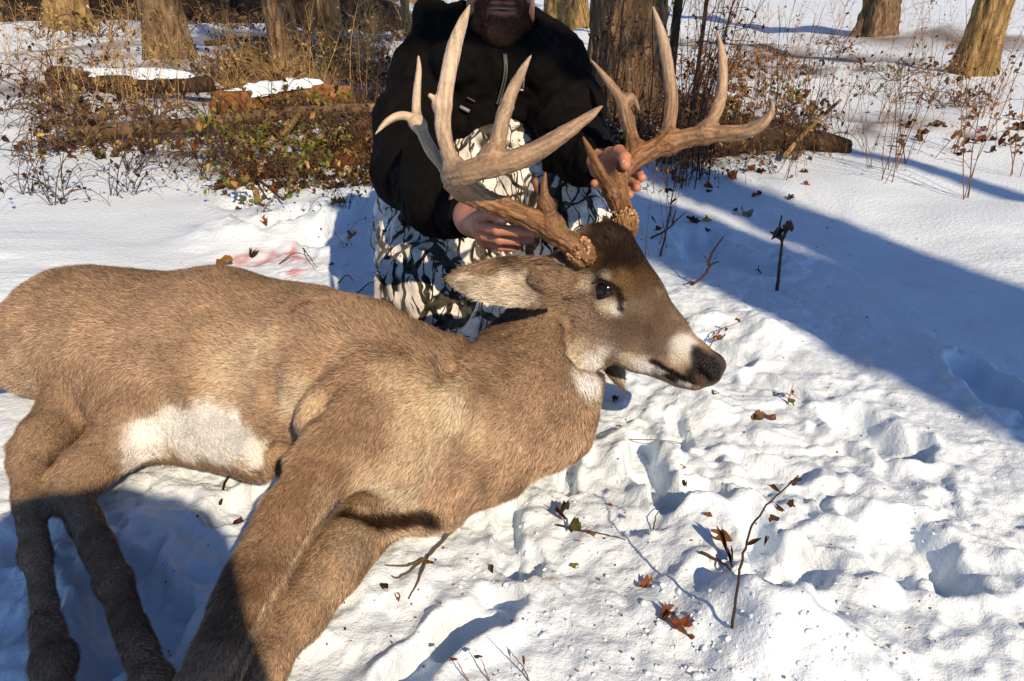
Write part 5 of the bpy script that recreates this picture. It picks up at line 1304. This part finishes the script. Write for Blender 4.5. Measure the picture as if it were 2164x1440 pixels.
twig('dead_stalk', 'long curved dark stalk with hanging curled leaves at lower right', [[(1551, 1305, .0), (1560, 1230, .03), (1572, 1170, .03), (1590, 1110, .03), (1630, 1060, .03), (1688, 1005, .03)]], (.05, .03, .022), 'stalk',
     [(1650, 1040, .016, BROWN), (1655, 1076, .015, BROWN), (1645, 1092, .012, DARKB), (1608, 1138, .020, BROWN), (1616, 1148, .018, DARKB), (1690, 1010, .012, DARKB), (1662, 1062, .014, BROWN)], .0021)
twig('dead_twig', 'forked olive twig lying against the deer\'s chest', [[(965, 1125, .012), (935, 1155, .010), (905, 1185, .008), (880, 1205, .008), (845, 1226, .004), (828, 1222, .004)], [(900, 1190, .008), (860, 1200, .004), (815, 1199, .004)], [(905, 1183, .008), (885, 1230, .004), (864, 1270, .003)]], (.11, .075, .032), 'twig', [(895, 1190, .016, BROWN)], .0023)
twig('dead_twig', 'thin brown twig with dark withered bud lying on snow at lower centre', [[(1178, 1116, .006), (1230, 1128, .005), (1270, 1132, .004), (1322, 1144, .003)]], (.06, .035, .025), 'twig', [(1185, 1075, .030, DARKB), (1195, 1095, .035, BROWN), (1202, 1110, .03, OLIVE), (1245, 1120, .022, BROWN)], .0018)
twig('dead_twig', 'short dark stick beside brown curled leaf at lower right', [[(1480, 1174, .006), (1515, 1192, .008), (1538, 1208, .006), (1552, 1228, .002)]], (.05, .035, .025), 'twig', [(1535, 1165, .04, BROWN), (1545, 1190, .035, DARKB)], .0026)
twig('dead_twig', 'straight dark stick lying flat near the right edge', [[(1570, 1269, .004), (1610, 1273, .004), (1650, 1274, .003)]], (.06, .04, .03), 'twig', [], .0020)
twig('dead_twig', 'thin straw lying level beside the deer\'s neck', [[(1255, 936, .008), (1330, 937, .008), (1400, 938, .006), (1440, 940, .003)]], (.30, .17, .09), 'twig', [(1270, 925, .02, OLIVE), (1290, 935, .015, STRAW)], .0014)
twig('dead_twig', 'small fine stem leaning at the bottom of the snow', [[(1118, 1442, .0), (1105, 1410, .025), (1085, 1385, .03), (1068, 1366, .03)]], (.16, .09, .06), 'stem', [(1108, 1405, .012, BROWN)], .0010)
twig('dead_stalk', 'little stalk with a seed head at the bottom edge', [[(990, 1442, .0), (975, 1415, .025), (966, 1392, .03)]], (.28, .13, .07), 'stalk', [(967, 1392, .012, RUST)], .0011)
twig('dead_stalk', 'thin stalk with dark bud at the bottom edge, right of the other', [[(1034, 1442, .0), (1024, 1412, .025), (1017, 1388, .03)]], (.2, .11, .07), 'stalk', [(1017, 1386, .010, BROWN)], .0010)
twig('bare_twig', 'bare forked twig rising from the blue shade behind the deer\'s face', [[(1462, 604, .0), (1490, 580, .03), (1497, 560, .03), (1488, 540, .03)], [(1497, 560, .03), (1508, 530, .03), (1530, 500, .03)], [(1493, 573, .03), (1505, 558, .03), (1520, 553, .03)], [(1466, 600, .0), (1458, 596, .03), (1452, 600, .03)]], (.075, .04, .03), 'twig', [], .0042)
twig('bare_twig', 'dark upright dead stalk with a curled leaf at the right edge', [[(1642, 615, .0), (1648, 560, .03), (1652, 515, .03), (1648, 480, .03), (1652, 455, .03)], [(1652, 510, .03), (1662, 490, .03), (1672, 478, .03)], [(1650, 505, .03), (1636, 495, .03), (1628, 490, .03)]], (.07, .042, .032), 'stalk', [(1648, 480, .05, DARKB), (1655, 485, .05, DARKB)], .0055)
twig('bare_twig', 'little dark twig stuck in the blue shade beside the dead stalk', [[(1608, 580, .0), (1603, 570, .03), (1604, 560, .03)], [(1604, 572, .03), (1596, 570, .03)]], (.06, .04, .03), 'twig', [], .0024)
twig('bare_twig', 'slanting twig over blue snow right of the antler base', [[(1375, 505, .0), (1410, 485, .03), (1430, 465, .03), (1448, 450, .03)], [(1420, 478, .03), (1428, 445, .03)]], (.10, .055, .04), 'twig', [(1400, 480, .03, DARKB), (1385, 470, .03, DARKB)], .0040)
twig('dead_stalk', 'tall thin dark stalk beside the hand on the far antler', [[(1395, 545, .0), (1410, 480, .03), (1420, 420, .03), (1430, 350, .03)]], (.06, .035, .028), 'stalk', [(1416, 430, .03, BROWN), (1420, 400, .03, DARKB)], .0035)
twig('dead_stalk', 'reddish sprig with bud clusters right of the deer\'s nose', [[(1500, 715, .0), (1520, 700, .03), (1545, 688, .03), (1568, 678, .03)], [(1520, 700, .03), (1518, 712, .03)]], (.22, .07, .05), 'sprig', [(1508, 710, .022, BROWN), (1525, 715, .016, RUST), (1535, 692, .014, RUST), (1565, 680, .014, RUST)], .0016)
twig('dead_twig', 'thin arched stem on snow at the right edge above the leaf', [[(1655, 757, .0), (1668, 775, .03), (1690, 780, .03), (1712, 783, .03)]], (.30, .13, .09), 'stem', [], .0013)
twig('dead_stalk', 'small yellowish sprig by the right edge near the brown leaf', [[(1665, 856, .0), (1670, 835, .03), (1678, 810, .03)], [(1670, 835, .03), (1655, 830, .03)], [(1672, 830, .03), (1690, 845, .03)]], (.28, .16, .08), 'sprig', [(1665, 840, .02, OLIVE), (1672, 825, .018, BROWN)], .0015)
twig('dead_twig', 'dark thin stick against the lower foreleg', [[(608, 1398, .01), (640, 1362, .012), (662, 1340, .010)]], (.02, .014, .012), 'twig', [], .0030)
twig('dead_twig', 'dark straight stick beside the deer\'s belly at left', [[(463, 1055, .008), (480, 1025, .010), (500, 996, .008)]], (.02, .014, .012), 'twig', [], .0030)
twig('dead_twig', 'thin bent twig on the snow above the deer\'s back', [[(640, 525, .0), (655, 555, .02), (672, 580, .02)], [(590, 560, .0), (625, 548, .02), (655, 555, .02)]], (.07, .045, .03), 'twig', [(598, 570, .03, RUST)], .0022)
twig('dead_twig', 'curved dark twig in blue shade between deer and knee', [[(715, 600, .0), (735, 596, .02), (750, 602, .01)], [(755, 622, .0), (785, 615, .02), (810, 610, .01)]], (.04, .03, .025), 'twig', [], .0022)
twig('dead_twig', 'thin curved sprig standing in the snow pit at right', [[(1380, 1122, .0), (1386, 1108, .02), (1404, 1098, .02)]], (.05, .03, .025), 'twig', [], .0013)
R2 = random.Random(9)
def leaf(px, py, L, col, label, lobed=False, tilt=.5, group=None):
    p = on_ground(px, py); V, F = leaf_geo(R2, L, lobed, R2.uniform(.5, 1.3), .5); c = np.array(col) * R2.uniform(.8, 1.2)
    V = V - V.mean(0); mb = MB(); mb.add(V @ rot(R2, tilt).T, F, np.clip(c, .01, .8))
    zmin = mb.V[0][:, 2].min(); me = mb.mesh('fallen_leaf', True, True)
    o = link('fallen_leaf', me, M['leaf']); o.location = p + Vector((0, 0, -zmin * .55)); tag(o, label, 'leaf', group); return o
for px, py, L, col, lab, lb_ in (
    (1412, 1300, .034, RUST, 'rust-orange crumpled leaf dusted with snow at bottom right', True), (1440, 1330, .038, (.2, .06, .025), 'dark red shredded leaf just below the rust-orange one', True),
    (1522, 1138, .034, (.32, .15, .05), 'tan-brown curled leaf above the short dark stick', False), (1368, 1238, .028, RUST, 'small orange leaf fragment at lower right centre', True),
    (1613, 885, .048, BROWN, 'brown upright curled leaf in the snow right of the nose', True), (1442, 985, .016, STRAW, 'tiny tan leaf scrap in the snow pit', False),
    (1428, 1025, .014, BROWN, 'tiny dark leaf scrap left of the pit', False), (1443, 1038, .016, DARKB, 'tiny dark leaf scrap right in the pit', False), (1310, 902, .010, OLIVE, 'tiny yellow leaf scrap near the throat', False),
    (1512, 832, .022, BROWN, 'small brown leaf just below the nose', False), (1300, 845, .03, DARKB, 'dark leaf scrap under the throat', False), (1230, 940, .022, DARKB, 'dark leaf scrap tucked against the neck fur', False),
    (812, 1244, .018, DARKB, 'small dark leaf scrap below the forked olive twig', False), (840, 1263, .014, BROWN, 'little brown scrap below the forked olive twig', False), (1040, 1205, .014, DARKB, 'dark bit of bark at the snow ridge', False),
    (1497, 1090, .014, RUST, 'tiny rust scrap above the tan-brown leaf', False), (1215, 1200, .016, OLIVE, 'thin olive sprig scrap in mid snow', False), (1290, 1070, .010, RUST, 'tiny rust scrap in mid snow', False),
    (1575, 458, .075, (.20, .16, .12), 'large grey-brown leaf lying in the blue shade', False), (1492, 468, .040, (.40, .22, .06), 'golden brown leaf in the lit streak', True), (1462, 500, .060, DARKB, 'dark green-brown leaf in blue shade behind the forehead', True),
    (1555, 445, .03, BROWN, 'small brown leaf next to the large grey-brown one', False), (1495, 490, .030, BROWN, 'small brown leaf below the golden one', False), (1585, 362, .07, (.26, .13, .05), 'upright tan leaf on snow below the antler tip', False),
    (1605, 365, .05, DARKB, 'dark leaf right beside the upright tan leaf', False), (1545, 378, .07, RUST, 'rusty leaf heap on snow below the antler beam', True), (1452, 680, .02, RUST, 'tiny red leaf in blue snow right of the face', False),
    (1640, 835, .018, BROWN, 'small brown scrap left of the yellowish sprig', False), (535, 548, .05, DARKB, 'dark curled leaf on the red-stained snow', True), (475, 563, .06, (.4, .2, .06), 'orange-tan leaf at the left above the deer\'s back', False),
    (555, 460, .05, RUST, 'rust leaf on sunlit snow above the deer\'s back', True), (500, 435, .04, BROWN, 'brown leaf on snow below the brush at left', False), (745, 505, .05, (.28, .14, .05), 'brown leaf in the dark weed clump near the knee', True),
    (700, 560, .02, BROWN, 'tiny leaf in blue shade left of the knee', False), (720, 470, .055, (.35, .17, .05), 'orange brown leaf at the shade edge left of the person', True), (505, 1115, .028, (.10, .02, .015), 'dark red scrap beside the upper foreleg', False)):
    leaf(px, py, L, col, lab, lb_)
for k in range(26): leaf(R2.uniform(1400, 1720), R2.uniform(300, 420), R2.uniform(.02, .045), R2.choice((BROWN, RUST, DARKB)), 'withered leaf on snow around the weed clump at right', R2.random() < .5, .8, 'withered leaves at right')
for k in range(40): leaf(R2.uniform(470, 800), R2.uniform(250, 440), R2.uniform(.025, .05), R2.choice((BROWN, BROWN, DARKB, DARKB)), 'withered leaf lying under the brush at left', R2.random() < .5, .8, 'withered leaves under the left brush')
for k in range(40): leaf(R2.uniform(1440, 1720), R2.uniform(40, 290), R2.uniform(.05, .10), R2.choice((RUST, STRAW, (.42, .2, .08))), 'rust leaf scattered on the far sunlit snow at upper right', R2.random() < .5, .8, 'rust leaves at upper right')
zone('brush', 16, 1480, 2150, 70, 230, .7, 1.1, 'low reddish brush patch on the far snow at upper right', 'brush patches at upper right')
# fine litter nobody could count
def leaf_carpet(n, zones, seed, label):
    R_ = random.Random(seed); mb = MB(); protos = [leaf_geo(R_, 1.0, R_.random() < .4, R_.uniform(.4, 1.4), .5) for _ in range(6)]
    for k in range(n):
        x0, x1, y0, y1 = R_.choice(zones); px, py = R_.uniform(x0, x1), R_.uniform(y0, y1); p = np.array(on_ground(px, py))
        if noise2(np.array([p[0] * 1.6]), np.array([p[1] * 1.6]), 61)[0] < R_.uniform(-.5, .35): continue
        V, F = R_.choice(protos); V = V[::2] if False else V
        mb.add(V @ rot(R_, .9).T * R_.uniform(.03, .065) + p + UPZ * .012, F, np.clip(np.array(R_.choice((BROWN, DARKB, DARKB, RUST, STRAW, BROWN))) * R_.uniform(.5, 1.2), .01, .8))
    o = link('leaf_carpet', mb.mesh('leaf_carpet', True, True), M['leaf']); tag(o, label, 'leaf litter', None, 'stuff')
leaf_carpet(3200, [(440, 820, 90, 210), (440, 820, 190, 345), (470, 820, 300, 400), (440, 1000, 30, 110)], 3, 'carpet of brown dead leaves under the brush at left')
leaf_carpet(1200, [(1270, 1560, 205, 330), (1420, 1720, 100, 330)], 4, 'brown dead leaves among the weeds at right')
leaf_carpet(900, [(0, 440, 90, 340), (1720, 2164, 100, 330)], 6, 'brown dead leaves at the far sides of the clearing')
lb = MB(); V0, F0 = leaf_geo(R2, 1.0, False, .8, .4)
for k in range(620):
    px, py = R2.uniform(300, 2000), R2.choice((R2.uniform(380, 1430), R2.uniform(820, 1430)))
    p = np.array(on_ground(px, py)); s = R2.uniform(.002, .006) * (1.6 if py < 700 else 1); q = rot(R2, .8)
    lb.add(np.array([(0, 0, 0), (.4, .5, .15), (0, 1, .1), (-.4, .5, .2)]) @ q.T * s + p + UPZ * .001, [(0, 1, 2, 3)], np.array(R2.choice((DARKB, BROWN, RUST))) * .8)
o = link('leaf_litter', lb.mesh('leaf_litter', False, True), M['plant']); o['kind'] = 'stuff'; tag(o, 'tiny flecks of bark and leaf scattered over the snow', 'litter')
